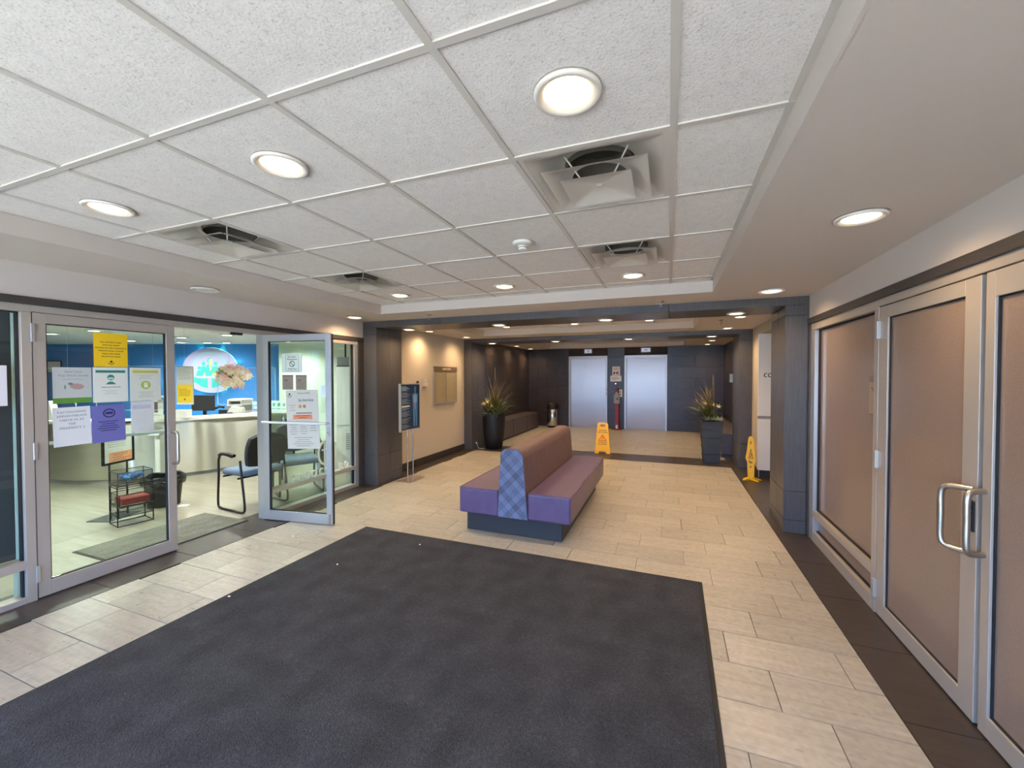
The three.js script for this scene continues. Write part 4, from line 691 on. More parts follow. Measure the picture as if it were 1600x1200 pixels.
  const ct = canvasTex(512, 384, (g, w, h) => { g.fillStyle = '#e6e2dc'; g.fillRect(0, 0, w, h); g.fillStyle = '#222'; g.font = 'bold 110px sans-serif'; g.fillText('COVID', 14, 224); });
  const cs = thing('notice_paper', 'white printed notice starting COV on the white cupboard', 'notice', [1.535, 1.41, -7.2]); part(cs, 'sheet', uvFit(bb(-0.2, 0.2, 0, 0.3, 0.0005, 0.003)), M({ map: ct, roughness: 0.7 }));
  // paper inside the frosted lite
  const wt = canvasTex(96, 256, (g, w, h) => { g.fillStyle = '#9d8c7b'; g.fillRect(0, 0, w, h); g.fillStyle = '#6f6257'; g.fillRect(0, 0, w, 40); g.fillStyle = '#75685a'; g.fillRect(0, 246, w, 10); g.fillStyle = '#5c4f45'; g.fillRect(14, 74, 30, 8); g.fillRect(22, 88, 26, 8); });
  const wn = thing('notice_paper', 'brown notice stuck on the frosted window by the door frame', 'notice', [XR + 0.044, 1.285, -3.49], -Math.PI / 2); part(wn, 'sheet', uvFit(bb(-0.1, 0.07, 0, 0.27, 0, 0.002)), M({ map: wt, roughness: 0.6 }));
}

// ---------------------------------------------------------------- notices on the clinic glass
{
  const lines = (g, x, y, w, n, dy, col, hgt = 3) => { g.fillStyle = col; for (let i = 0; i < n; i++) { const ww = w * (0.55 + 0.45 * (((i * 7 + 3) % 5) / 5)); g.fillRect(x + (w - ww) / 2, y + i * dy, ww, hgt); } };
  const words = (g, list, x, y, dy, font, col) => { g.fillStyle = col; g.font = font; g.textAlign = 'center'; list.forEach((t, i) => g.fillText(t, x, y + i * dy)); };
  const emblem = (g, x, y, r, col) => { g.fillStyle = col; g.beginPath(); g.arc(x, y - r * 0.15, r * 0.45, 0, 7); g.fill(); g.strokeStyle = col; g.lineWidth = r * 0.22; g.beginPath(); g.arc(x, y - r * 0.1, r, 0.3, Math.PI - 0.3); g.stroke(); };
  const sheet = (label, z0, z1, y0, y1, w, h, draw, tilt = 0) => {
    const o = thing('door_notice', label, 'notice', [XL - 0.024, (y0 + y1) / 2, (z0 + z1) / 2], Math.PI / 2); const W = Math.abs(z1 - z0) / 2, H = (y1 - y0) / 2;
    const m = part(o, 'sheet', uvFit(bb(-W, W, -H, H, 0, 0.0015)), M({ map: canvasTex(w, h, draw), roughness: 0.7 })); m.rotation.z = tilt; return o;
  };
  sheet('yellow printed notice taped at the top of the closed clinic door', -1.813, -2.025, 1.637, 1.9, 216, 270, (g, w, h) => { g.fillStyle = '#f3c616'; g.fillRect(0, 0, w, h); words(g, ['ALL PATIENTS AND', 'VISITORS MUST', 'ENSURE WE ARE WEARING A', 'PROPER MASK. PLEASE', 'TAKE ONE FROM', 'RECEPTION DESK'], w / 2, 78, 23, 'bold 15px sans-serif', '#5a4a10'); emblem(g, w / 2, 232, 20, '#4a3d10'); });
  sheet('grey notice with green bottom stripe and a flower picture on the closed door', -1.583, -1.797, 1.363, 1.628, 216, 266, (g, w, h) => { g.fillStyle = '#b9bfbd'; g.fillRect(0, 0, w, h); words(g, ['New Year', 'Pay Stock Seeds'], w / 2 + 6, 40, 28, 'bold 22px sans-serif', '#8d9391'); lines(g, 40, 88, 140, 1, 8, '#8b8f8d'); g.fillStyle = '#a98d88'; g.beginPath(); g.ellipse(132, 142, 40, 22, 0.1, 0, 7); g.fill(); g.fillStyle = '#6b7a68'; g.beginPath(); g.ellipse(96, 122, 14, 9, 0, 0, 7); g.fill(); g.fillRect(62, 132, 8, 28); g.fillStyle = '#5c8f3c'; g.fillRect(0, 226, w, 40); });
  sheet('white notice with teal band and masked figure on the closed door', -1.805, -2.023, 1.358, 1.632, 216, 270, (g, w, h) => { g.fillStyle = '#dcdfd6'; g.fillRect(0, 0, w, h); g.fillStyle = '#2f7f6d'; g.fillRect(16, 22, 184, 20); g.beginPath(); g.arc(108, 78, 22, 0, 7); g.fill(); g.beginPath(); g.moveTo(76, 132); g.quadraticCurveTo(108, 88, 140, 132); g.fill(); g.fillStyle = '#b9d6cf'; g.fillRect(92, 78, 32, 14); lines(g, 36, 152, 146, 1, 10, '#555', 4); lines(g, 46, 178, 120, 3, 13, '#b5b5ad'); });
  sheet('white notice with yellow band and green hand symbol on the closed door', -2.037, -2.256, 1.355, 1.632, 216, 270, (g, w, h) => { g.fillStyle = '#d5d9cc'; g.fillRect(0, 0, w, h); g.fillStyle = '#c2bd55'; g.fillRect(18, 20, 180, 22); lines(g, 40, 60, 130, 3, 12, '#aab0a0'); g.fillStyle = '#a9b94a'; g.beginPath(); g.arc(108, 140, 34, 0, 7); g.fill(); g.fillStyle = '#e4e8d8'; g.fillRect(96, 138, 26, 22); for (let i = 0; i < 4; i++) g.fillRect(95 + i * 7, 118 + (i % 2) * 4, 5, 22); lines(g, 44, 196, 130, 4, 13, '#a4a99b'); });
  sheet('white vaccination appointments notice on the closed door', -1.58, -1.788, 1.05, 1.335, 216, 284, (g, w, h) => { g.fillStyle = '#d9dbdd'; g.fillRect(0, 0, w, h); words(g, ['VACCINATIONS', 'APPOINTMENTS', 'CHECK IN AT', 'THE', 'PHARMACY :)'], w / 2, 44, 29, 'bold 21px serif', '#80858c'); }, 0.02);
  sheet('violet notice with round emblem on the closed door', -1.793, -2.001, 1.045, 1.335, 216, 284, (g, w, h) => { g.fillStyle = '#6c6cae'; g.fillRect(0, 0, w, h); g.strokeStyle = '#2c2c5a'; g.lineWidth = 9; g.beginPath(); g.ellipse(112, 62, 36, 30, 0, 0, 7); g.stroke(); g.fillStyle = '#2c2c5a'; g.fillRect(88, 52, 48, 18); lines(g, 28, 122, 156, 5, 17, '#3c3c72', 7); }, 0.02);
  sheet('plain grey-white sheet on the closed door above the push bar', -2.04, -2.2, 1.1, 1.352, 160, 256, (g, w, h) => { g.fillStyle = '#cfd2d0'; g.fillRect(0, 0, w, h); g.fillStyle = '#bdbdd0'; g.fillRect(10, 30, 130, 34); lines(g, 20, 90, 110, 6, 16, '#c2c5c2'); });
  const sn = thing('door_notice', 'white paper on the dark panel of the narrow sidelight', 'notice', [XL - 0.035, 1.5, -1.24], Math.PI / 2); part(sn, 'sheet', uvFit(bb(-0.13, 0.13, -0.135, 0.135, 0, 0.0015)), M({ map: canvasTex(200, 220, (g, w, h) => { g.fillStyle = '#d3d3da'; g.fillRect(0, 0, w, h); lines(g, 20, 90, 160, 5, 14, '#b9b9c2'); }), roughness: 0.7 }));
  const dp = thing('blackout_panel', 'dark board and pale post behind the narrow sidelight', 'panel', [-4.28, 0, 0]); part(dp, 'board', bb(-0.02, 0.02, 0.28, 2.05, -1.432, 0.3, 0.003), M({ color: 0x3c4048, roughness: 0.5 })); part(dp, 'post', bb(-0.03, 0.03, 0, 2.2, -1.52, -1.432, 0.003), mat.clinicWhite);
  // sheets on the open door: placed along the leaf
  const dd = Math.atan2(0.125, 0.845), leafAt = (s, y) => [-4.1 + Math.cos(dd) * s + Math.sin(dd) * 0.006, y, -3.215 - Math.sin(dd) * s + Math.cos(dd) * 0.006];
  const open = (label, s0, s1, y0, y1, w, h, draw, tilt = 0) => { const o = thing('door_notice', label, 'notice', leafAt((s0 + s1) / 2, (y0 + y1) / 2), dd); const W = (s1 - s0) / 2, H = (y1 - y0) / 2; const m = part(o, 'sheet', uvFit(bb(-W, W, -H, H, 0, 0.0015)), M({ map: canvasTex(w, h, draw), roughness: 0.7 })); m.rotation.z = tilt; };
  open('large cream In Service notice on the open clinic door', 0.285, 0.678, 0.79, 1.415, 320, 510, (g, w, h) => { g.fillStyle = '#c9c2b2'; g.fillRect(0, 0, w, h); emblem(g, 38, 38, 22, '#4c4a48'); words(g, ['Primary Health'], 180, 34, 20, 'bold 17px sans-serif', '#6d675c'); words(g, ['In Service'], 200, 100, 20, 'bold 30px serif', '#2f2c28'); g.fillStyle = '#c98a3c'; g.beginPath(); g.arc(140, 142, 15, 0, 7); g.fill(); g.fillStyle = '#a5714f'; g.beginPath(); g.arc(182, 142, 15, 0, 7); g.fill(); lines(g, 20, 130, 80, 3, 22, '#8e8678', 4); lines(g, 80, 196, 190, 1, 12, '#5f594f', 8); g.fillStyle = '#d9855c'; g.fillRect(66, 214, 190, 40); lines(g, 76, 222, 170, 2, 16, '#8a3a22', 5); lines(g, 20, 300, 90, 5, 20, '#8e8678', 5); lines(g, 120, 294, 90, 5, 20, '#8e8678', 5); lines(g, 220, 290, 84, 4, 20, '#8e8678', 5); lines(g, 50, 410, 220, 5, 18, '#8e8678', 5); }, 0.035);
  open('white no public restrooms notice on the open clinic door', 0.232, 0.485, 1.6, 1.8, 256, 208, (g, w, h) => { g.fillStyle = '#d6dccb'; g.fillRect(0, 0, w, h); g.strokeStyle = '#555'; g.lineWidth = 3; g.strokeRect(50, 14, 156, 176); words(g, ['No Public', 'Restrooms'], 128, 44, 26, 'bold 24px sans-serif', '#3a3a36'); g.lineWidth = 7; g.strokeStyle = '#333'; g.beginPath(); g.arc(128, 112, 30, 0, 7); g.moveTo(108, 92); g.lineTo(148, 134); g.stroke(); words(g, ['Thank You'], 128, 176, 20, 'bold 22px sans-serif', '#3a3a36'); });
  for (const [s0, s1, l] of [[0.236, 0.37, 'brown printed card on the open door nearest its hinge'], [0.402, 0.534, 'brown printed card on the open door beside the other brown card']]) open(l, s0, s1, 1.417, 1.573, 130, 156, (g, w, h) => { g.fillStyle = '#8d7b6c'; g.fillRect(0, 0, w, h); g.fillStyle = '#6e5f53'; g.fillRect(0, 0, w, 14); lines(g, 14, 48, 60, 2, 14, '#5f5248', 7); lines(g, 10, 90, 100, 4, 14, '#7a6a5d', 4); });
  open('small white leaflet on the open door beside its lock edge', 0.705, 0.765, 1.345, 1.465, 70, 140, (g, w, h) => { g.fillStyle = '#dfe6ea'; g.fillRect(0, 0, w, h); lines(g, 8, 20, 54, 7, 16, '#9fb0bf', 4); });
}

// ---------------------------------------------------------------- reception
const TOPY = 0.92;
{
  const pts = [[-20, 752], [30, 754], [79.5, 755.5], [111, 757.5], [141, 757.5], [210, 754], [282, 746], [345, 737], [415, 727.5], [449, 721]].map(([x, y]) => onY(x, y));
  const end = pts[pts.length - 1]; pts.push(V(end.x - 0.12, 0, end.z - 0.25), V(end.x - 0.5, 0, end.z - 0.42));
  const curve = new THREE.CatmullRomCurve3(pts), line = curve.getPoints(140);
  const offset = (d) => line.map((p, i) => { const t = line[Math.min(i + 1, line.length - 1)].clone().sub(line[Math.max(i - 1, 0)]); const n = V(t.z, 0, -t.x).normalize(); return V(p.x - n.x * d, 0, p.z - n.z * d); });
  const out = (d) => offset(d);   // positive d = towards the lobby when the sign below is right
  const probe = out(0.1)[35], sgn = probe.length() < line[35].length() ? 1 : -1;
  const band = (d0, d1, y0, y1) => { const a = out(sgn * d0), b = out(sgn * d1), s = new THREE.Shape([...a.map((p) => new THREE.Vector2(p.x, -p.z)), ...b.reverse().map((p) => new THREE.Vector2(p.x, -p.z))]); const g = new THREE.ExtrudeGeometry(s, { depth: y1 - y0, bevelEnabled: false, steps: 1 }); g.rotateX(-Math.PI / 2); g.translate(0, y0, 0); return g.toNonIndexed(); };
  const c = thing('reception_counter', 'curved brushed steel reception counter with white top', 'counter');
  // smooth front sheet
  const fr = out(0), pos = [], idx = [], uv = []; let acc = 0; for (let i = 0; i < fr.length; i++) { if (i) acc += fr[i].distanceTo(fr[i - 1]); const nx = fr[Math.min(i + 1, fr.length - 1)].clone().sub(fr[Math.max(i - 1, 0)]), nl = Math.hypot(nx.x, nx.z); for (let j = 0; j <= 6; j++) { const w = 0.009 * (Math.sin(acc * 7.5) + 0.6 * Math.sin(acc * 13 + 1 + j * 0.25)); pos.push(fr[i].x + (nx.z / nl) * w, 0.06 + (TOPY - 0.1) * j / 6, fr[i].z - (nx.x / nl) * w); uv.push(acc, j / 6 * 0.82); } } for (let i = 0; i < fr.length - 1; i++) for (let j = 0; j < 6; j++) { const a = i * 7 + j, b = a + 7; idx.push(a, b, a + 1, b, b + 1, a + 1); }
  const fg = new THREE.BufferGeometry(); fg.setAttribute('position', new THREE.Float32BufferAttribute(pos, 3)); fg.setAttribute('uv', new THREE.Float32BufferAttribute(uv, 2)); fg.setIndex(idx); fg.computeVertexNormals(); const sm = mat.steelCounter.clone(); sm.side = THREE.DoubleSide; part(c, 'steel_front', fg, sm);
  part(c, 'carcass', band(-0.02, -0.1, 0.06, TOPY - 0.04), mat.clinicWhite); part(c, 'toe_kick', band(-0.03, -0.1, 0, 0.06), mat.grey);
  part(c, 'counter_top', band(0.05, -0.32, TOPY - 0.04, TOPY), mat.counterTop); part(c, 'desk', band(-0.1, -0.8, 0.7, 0.73), mat.counterTop);
  // things on the counter and the desk behind it; their depth follows the counter beneath them
  const put = (name, label, cat, px, py, D, turn = 0, extra) => { const p = atDepth(px, py, D); return [thing(name, label, cat, [p.x, 0, p.z], FACE_CAMERA + turn, extra), p.y, D / FOCAL]; };
  { const [o, y, k] = put('computer_monitor', 'black computer monitor behind the reception counter', 'monitor', 318, 645, 7.9); part(o, 'screen', bb(-0.22, 0.22, 0.9, 1.2, -0.015, 0.015, 0.006), mat.black); part(o, 'stand', [bb(-0.03, 0.03, 0.74, 0.95, -0.05, -0.02, 0.004), bb(-0.12, 0.12, 0.73, 0.74, -0.1, 0.08, 0.004)], mat.black); }
  { const [o] = put('telephone', 'dark desk telephone beside the monitor', 'telephone', 347, 640, 7.6); part(o, 'body', extrude([[-0.1, 0.73], [0.1, 0.73], [0.1, 0.82], [-0.1, 0.95]], 0.2, 0.01).rotateY(Math.PI / 2), mat.black); part(o, 'handset', tube([[-0.04, 0.98, -0.1], [-0.05, 1.0, 0], [-0.04, 0.98, 0.1]], 0.022, 8), mat.black); }
  { const [o] = put('printer', 'grey printer on the desk behind the counter', 'printer', 375, 632, 7.95); part(o, 'body', bb(-0.14, 0.14, 0.9, 1.02, -0.2, 0.2, 0.02, 2), mat.grey); part(o, 'top', bb(-0.12, 0.12, 1.08, 1.13, -0.2, 0.14, 0.015, 2), mat.whitePlastic); part(o, 'sides', [bb(-0.14, -0.11, 1.0, 1.12, -0.2, 0.16, 0.01), bb(0.11, 0.14, 1.0, 1.12, -0.2, 0.16, 0.01)], mat.whitePlastic); part(o, 'paper_slot', bb(-0.1, 0.1, 1.03, 1.06, -0.15, 0.1), mat.black); part(o, 'stand', bb(-0.13, 0.13, 0.73, 0.9, -0.18, 0.18), mat.white); }
  { const [o] = put('card_terminal', 'white card terminal on the reception counter', 'terminal', 366, 640, 7.35, 0.2); part(o, 'body', extrude([[-0.09, 0.92], [0.16, 0.92], [0.14, 1.0], [-0.02, 1.03]], 0.16, 0.01).translate(0, 0, -0.08), mat.whitePlastic); part(o, 'keypad', bb(0.02, 0.12, 1.0, 1.015, -0.05, 0.05, 0.003), mat.grey); }
  { const [o] = put('leaflet_holder', 'small blue leaflet stand on the counter by the open door', 'leaflets', 402, 634, 7.35); const t = canvasTex(96, 128, (g, w, h) => { g.fillStyle = '#9cc4e4'; g.fillRect(0, 0, w, h); g.fillStyle = '#e8f2fa'; g.fillRect(12, 14, 60, 34); g.fillRect(18, 70, 62, 26); g.fillStyle = '#4a86ba'; g.fillRect(12, 104, 70, 8); }); part(o, 'card', uvFit(bb(-0.09, 0.09, 0.935, 1.12, 0, 0.006)), M({ map: t, roughness: 0.5 })); part(o, 'foot', bb(-0.09, 0.09, 0.92, 0.935, -0.05, 0.05, 0.003), mat.acrylicEdge); }
  { const [o] = put('leaflet_holder', 'white leaflet rack on the counter end behind the open door', 'leaflets', 436, 630, 7.2); for (const [i, col] of [[0, '#dfeaf0'], [1, '#cfe3e0'], [2, '#e6e6de']]) { const t = canvasTex(64, 96, (g, w, h) => { g.fillStyle = col; g.fillRect(0, 0, w, h); g.fillStyle = ['#4f9db0', '#3f8a78', '#88a0b0'][i]; g.beginPath(); g.arc(32, 34, 15, 0, 7); g.fill(); g.fillRect(10, 66, 44, 6); }); const m = part(o, 'leaflet', uvFit(bb(-0.05, 0.05, 0, 0.2, 0, 0.004)), M({ map: t, roughness: 0.5 })); m.position.set(-0.1 + i * 0.1, 0.935, 0.02 * i); m.rotation.x = -0.15; } part(o, 'rack', bb(-0.16, 0.16, 0.92, 0.95, -0.05, 0.07, 0.003), mat.whitePlastic); }
  { const [o] = put('tissue_box', 'plain white box on the counter under the yellow card', 'box', 287, 641, 6.35); part(o, 'carton', bb(-0.1, 0.09, 0.92, 1.04, -0.05, 0.05, 0.004), mat.white); part(o, 'lid', bb(-0.103, 0.093, 1.03, 1.045, -0.053, 0.053, 0.003), mat.white); }
  { const [o] = put('desk_display', 'white and red display stand on the counter end by the door hinge', 'display', 82, 640, 6.15); part(o, 'panel', extrude([[-0.06, 0.92], [0.12, 0.92], [0.06, 1.2], [0.02, 1.2]], 0.1, 0.005), mat.white); part(o, 'leaflet', bb(-0.09, -0.05, 0.92, 1.16, -0.02, 0.06, 0.003), M({ color: 0xb06a78, roughness: 0.6 })); }
  { const [o] = put('sanitizer_bottle', 'white and blue pump dispenser on the counter', 'dispenser', 248, 640, 6.2); part(o, 'body', bb(-0.07, 0.03, 0.98, 1.22, -0.05, 0.05, 0.012, 2), mat.whitePlastic); part(o, 'window', bb(-0.02, 0.028, 1.02, 1.18, 0.045, 0.055, 0.003), M({ color: 0x6a5060, roughness: 0.4 })); part(o, 'shelf', bb(-0.13, 0.14, 1.24, 1.27, -0.08, 0.08, 0.005), mat.white); part(o, 'foot', bb(-0.07, 0.06, 0.92, 0.98, -0.06, 0.06, 0.006), mat.whitePlastic); }
  // hanging acrylic screens
  const shield = (label, px0, px1, yTop, yBot, D) => { const a = atDepth(px0, 600, D), b = atDepth(px1, 600, D), m = a.clone().add(b).multiplyScalar(0.5), w = a.distanceTo(b) / 2, yb = EYE - (yBot - 587.4) * D / FOCAL, yt = Math.min(LOW - 0.02, EYE + (587.4 - yTop) * D / FOCAL);
    const o = thing('acrylic_screen', label, 'screen', [m.x, 0, m.z], FACE_CAMERA, { group: 'hanging counter screens' }); part(o, 'pane', bb(-w, w, yb, yt, -0.003, 0.003), mat.acrylic); part(o, 'edge', [bb(-w - 0.004, -w + 0.004, yb, yt, -0.005, 0.005), bb(w - 0.004, w + 0.004, yb, yt, -0.005, 0.005), bb(-w, w, yb - 0.004, yb + 0.004, -0.005, 0.005), bb(-w, w, yt - 0.004, yt + 0.004, -0.005, 0.005)], mat.acrylicEdge);
    for (const x of [-w * 0.6, w * 0.6]) part(o, 'hanging_wire', bar([x, yt, 0], [x, LOW, 0], 0.002, 5), mat.chrome); };
  shield('clear hanging screen beside the flower bouquet', 340, 430, 574, 631, 7.25);
  shield('clear hanging screen above the counter behind the closed door', 150, 262, 571, 640, 5.95);
  shield('clear hanging screen above the counter end by the sidelight', 60, 118, 575, 640, 6.4);
  { const a = atDepth(289, 601, 6.3), k = 6.3 / FOCAL; const o = thing('counter_notice', 'white and yellow card hung above the counter in the doorway', 'notice', [a.x, 0, a.z], FACE_CAMERA); const t = canvasTex(180, 400, (g, w, h) => { g.fillStyle = '#d4d7d6'; g.fillRect(0, 0, w, h); g.fillStyle = '#9ea3a6'; for (let i = 0; i < 6; i++) g.fillRect(18, 40 + i * 18, 110 + (i * 29) % 40, 5); g.fillStyle = '#f0cb2c'; g.fillRect(4, 190, 168, 190); g.fillStyle = '#8a7416'; for (let i = 0; i < 6; i++) g.fillRect(26, 236 + i * 14, 90 + (i * 37) % 40, 4); g.beginPath(); g.arc(88, 345, 11, 0, 7); g.fill(); });
    part(o, 'card', uvFit(bb(-13 * k, 13 * k, EYE - 44 * k, EYE + 15.5 * k, 0, 0.004)), M({ map: t, roughness: 0.6 })); part(o, 'hanging_wire', bar([0, EYE + 15 * k, 0.002], [0, LOW, 0.002], 0.0015, 5), mat.chrome); part(o, 'border', [bb(13 * k, 13.6 * k, EYE - 44 * k, EYE + 15.5 * k, -0.002, 0.006), bb(-13 * k, 13.6 * k, EYE + 15.3 * k, EYE + 15.9 * k, -0.002, 0.006)], mat.grey); }
  // bouquet fixed to the screen
  { const p = atDepth(368, 588, 7.2), k = 7.2 / FOCAL, o = thing('flower_bouquet', 'bunch of pink and cream roses against the clear hanging screen', 'flowers', [p.x, p.y, p.z], FACE_CAMERA);
    const bl = (() => { const list = []; for (let i = 0; i < 9; i++) { const b = blade(0.055, 0.03, 0.35, 0.7 - (i > 4 ? 0.45 : 0)); b.rotateY(i * 1.3); list.push(b.toNonIndexed()); } const s = new THREE.SphereGeometry(0.03, 8, 6).translate(0, 0.015, 0).toNonIndexed(); s.deleteAttribute('uv'); list.push(s); return mergeGeometries(list); })();
    const cols = [0xf0cfcf, 0xf5e6d0, 0xecc0c8, 0xf6eee0, 0xeed9bf, 0xeeb0a6, 0xe9e2c6].map((c) => P({ color: c, roughness: 0.7, side: THREE.DoubleSide, transmission: 0.15, thickness: 0 }));
    for (let i = 0; i < 62; i++) { const a = rnd() * Math.PI * 2, r = Math.sqrt(rnd()); let x = Math.cos(a) * r * 26 * k, y = Math.sin(a) * r * 18 * k; if (x < -24 * k) x = -24 * k; const f = part(o, 'rose', bl, x < -12 * k && i % 2 ? cols[6] : cols[Math.floor(rnd() * 6)]); f.position.set(x, y, 0.03 + 0.09 * (1 - r * r)); f.rotation.set(Math.PI / 2 + R(-0.5, 0.5), R(0, 6), R(-0.5, 0.5)); f.scale.setScalar(R(0.8, 1.35)); }
    for (let i = 0; i < 8; i++) { const l = part(o, 'leaf', blade(0.09, 0.02, 0.3, 0.6), mat.leafPale); l.position.set(R(-24, -10) * k, R(-8, 12) * k, 0.05); l.rotation.set(1.2, R(0, 6), 0); }
    part(o, 'wrap', lathe([[0, -0.02], [0.1, 0], [0.17, 0.03], [0, 0.03]], 16).rotateX(Math.PI / 2).scale(1.2, 0.9, 1), mat.leafPale); }
}

// ---------------------------------------------------------------- backlit emblem on the blue wall
{
  const D = BLUE_D - 0.06, k = D / FOCAL, p = atDepth(329, 578.5, D), o = thing('wall_emblem', 'round backlit lavender clinic emblem on the blue wall', 'sign', [p.x, p.y, p.z], FACE_CAMERA);
  const rx = 43 * k, ry = 35 * k, s = new THREE.Shape(); s.absellipse(0, 0, rx, ry, 0, Math.PI * 2);
  const t = canvasTex(512, 416, (g, w, h) => {
    g.fillStyle = '#a8a8d2'; g.fillRect(0, 0, w, h); g.fillStyle = '#3fb9ae';
    for (const [x, y, r] of [[256, 120, 24], [200, 146, 19], [312, 146, 19], [160, 186, 17], [352, 186, 17]]) { g.beginPath(); g.arc(x, y, r, 0, 7); g.fill(); g.beginPath(); g.moveTo(x - r * 1.7, 262); g.lineTo(x - r * 1.2, y + r * 1.7); g.quadraticCurveTo(x, y + r * 0.7, x + r * 1.2, y + r * 1.7); g.lineTo(x + r * 1.7, 262); g.fill(); }
    g.fillStyle = '#f1c98f'; g.beginPath(); g.moveTo(250, 110); g.lineTo(280, 104); g.lineTo(272, 200); g.lineTo(258, 216); g.fill(); g.fillStyle = '#e6e27a'; for (const x of [206, 286, 308]) { g.beginPath(); g.moveTo(x - 14, 258); g.lineTo(x, 224); g.lineTo(x + 14, 258); g.fill(); }
    g.fillStyle = '#3fb0aa'; g.beginPath(); g.moveTo(60, 250); g.quadraticCurveTo(190, 300, 236, 280); g.lineTo(238, 372); g.quadraticCurveTo(180, 370, 140, 330); g.quadraticCurveTo(100, 318, 60, 290); g.fill(); g.beginPath(); g.moveTo(452, 250); g.quadraticCurveTo(322, 300, 276, 280); g.lineTo(274, 372); g.quadraticCurveTo(332, 370, 372, 330); g.quadraticCurveTo(412, 318, 452, 290); g.fill();
    g.strokeStyle = '#e8ecfb'; g.lineWidth = 6; g.beginPath(); g.moveTo(130, 268); g.lineTo(380, 268); g.stroke(); g.save(); g.translate(256, 208); g.fillStyle = '#7fd0bf'; for (let i = 0; i < 26; i++) { const a = -2.75 + i * 0.098; g.save(); g.rotate(a + Math.PI / 2); g.fillRect(-6, -172, 9, 22); g.restore(); } g.restore();
  });
  part(o, 'face', uvFit(extrude(s, 0.03, 0.004, 40)), P({ map: t, roughness: 0.4 }));
  const glow = M({ color: 0xffffff, emissive: new THREE.Color().setRGB(0.12, 1, 0.62), emissiveIntensity: 0.9, roughness: 0.5 });
  const led = part(o, 'led_backlight', tube(Array.from({ length: 40 }, (_, i) => [Math.cos(i / 40 * Math.PI * 2) * rx * 0.99, Math.sin(i / 40 * Math.PI * 2) * ry * 0.99, -0.012]), 0.012, 8, true), glow, 'mint green light behind the rim');
  for (let i = 0; i < 8; i++) { const a = (i + 0.5) / 8 * Math.PI * 2, q = V(Math.cos(a) * rx * 1.04, Math.sin(a) * ry * 1.04, 0.0).applyAxisAngle(V(0, 1, 0), FACE_CAMERA).add(p), l = new THREE.PointLight(new THREE.Color().setRGB(0.12, 1, 0.62), 0.02); l.name = 'emblem_glow'; l.position.copy(q); l.castShadow = true; scene.add(l); }
  const fr = atDepth(86, 572, BLUE_D - 0.02), f = thing('wall_frame', 'white framed certificate on the blue wall', 'picture frame', [fr.x, fr.y, fr.z], FACE_CAMERA); part(f, 'frame', bb(-0.17, 0.17, -0.17, 0.13, 0, 0.02, 0.003), mat.blackMetal); part(f, 'sheet', bb(-0.15, 0.15, -0.15, 0.11, 0.02, 0.023), mat.paper);
}

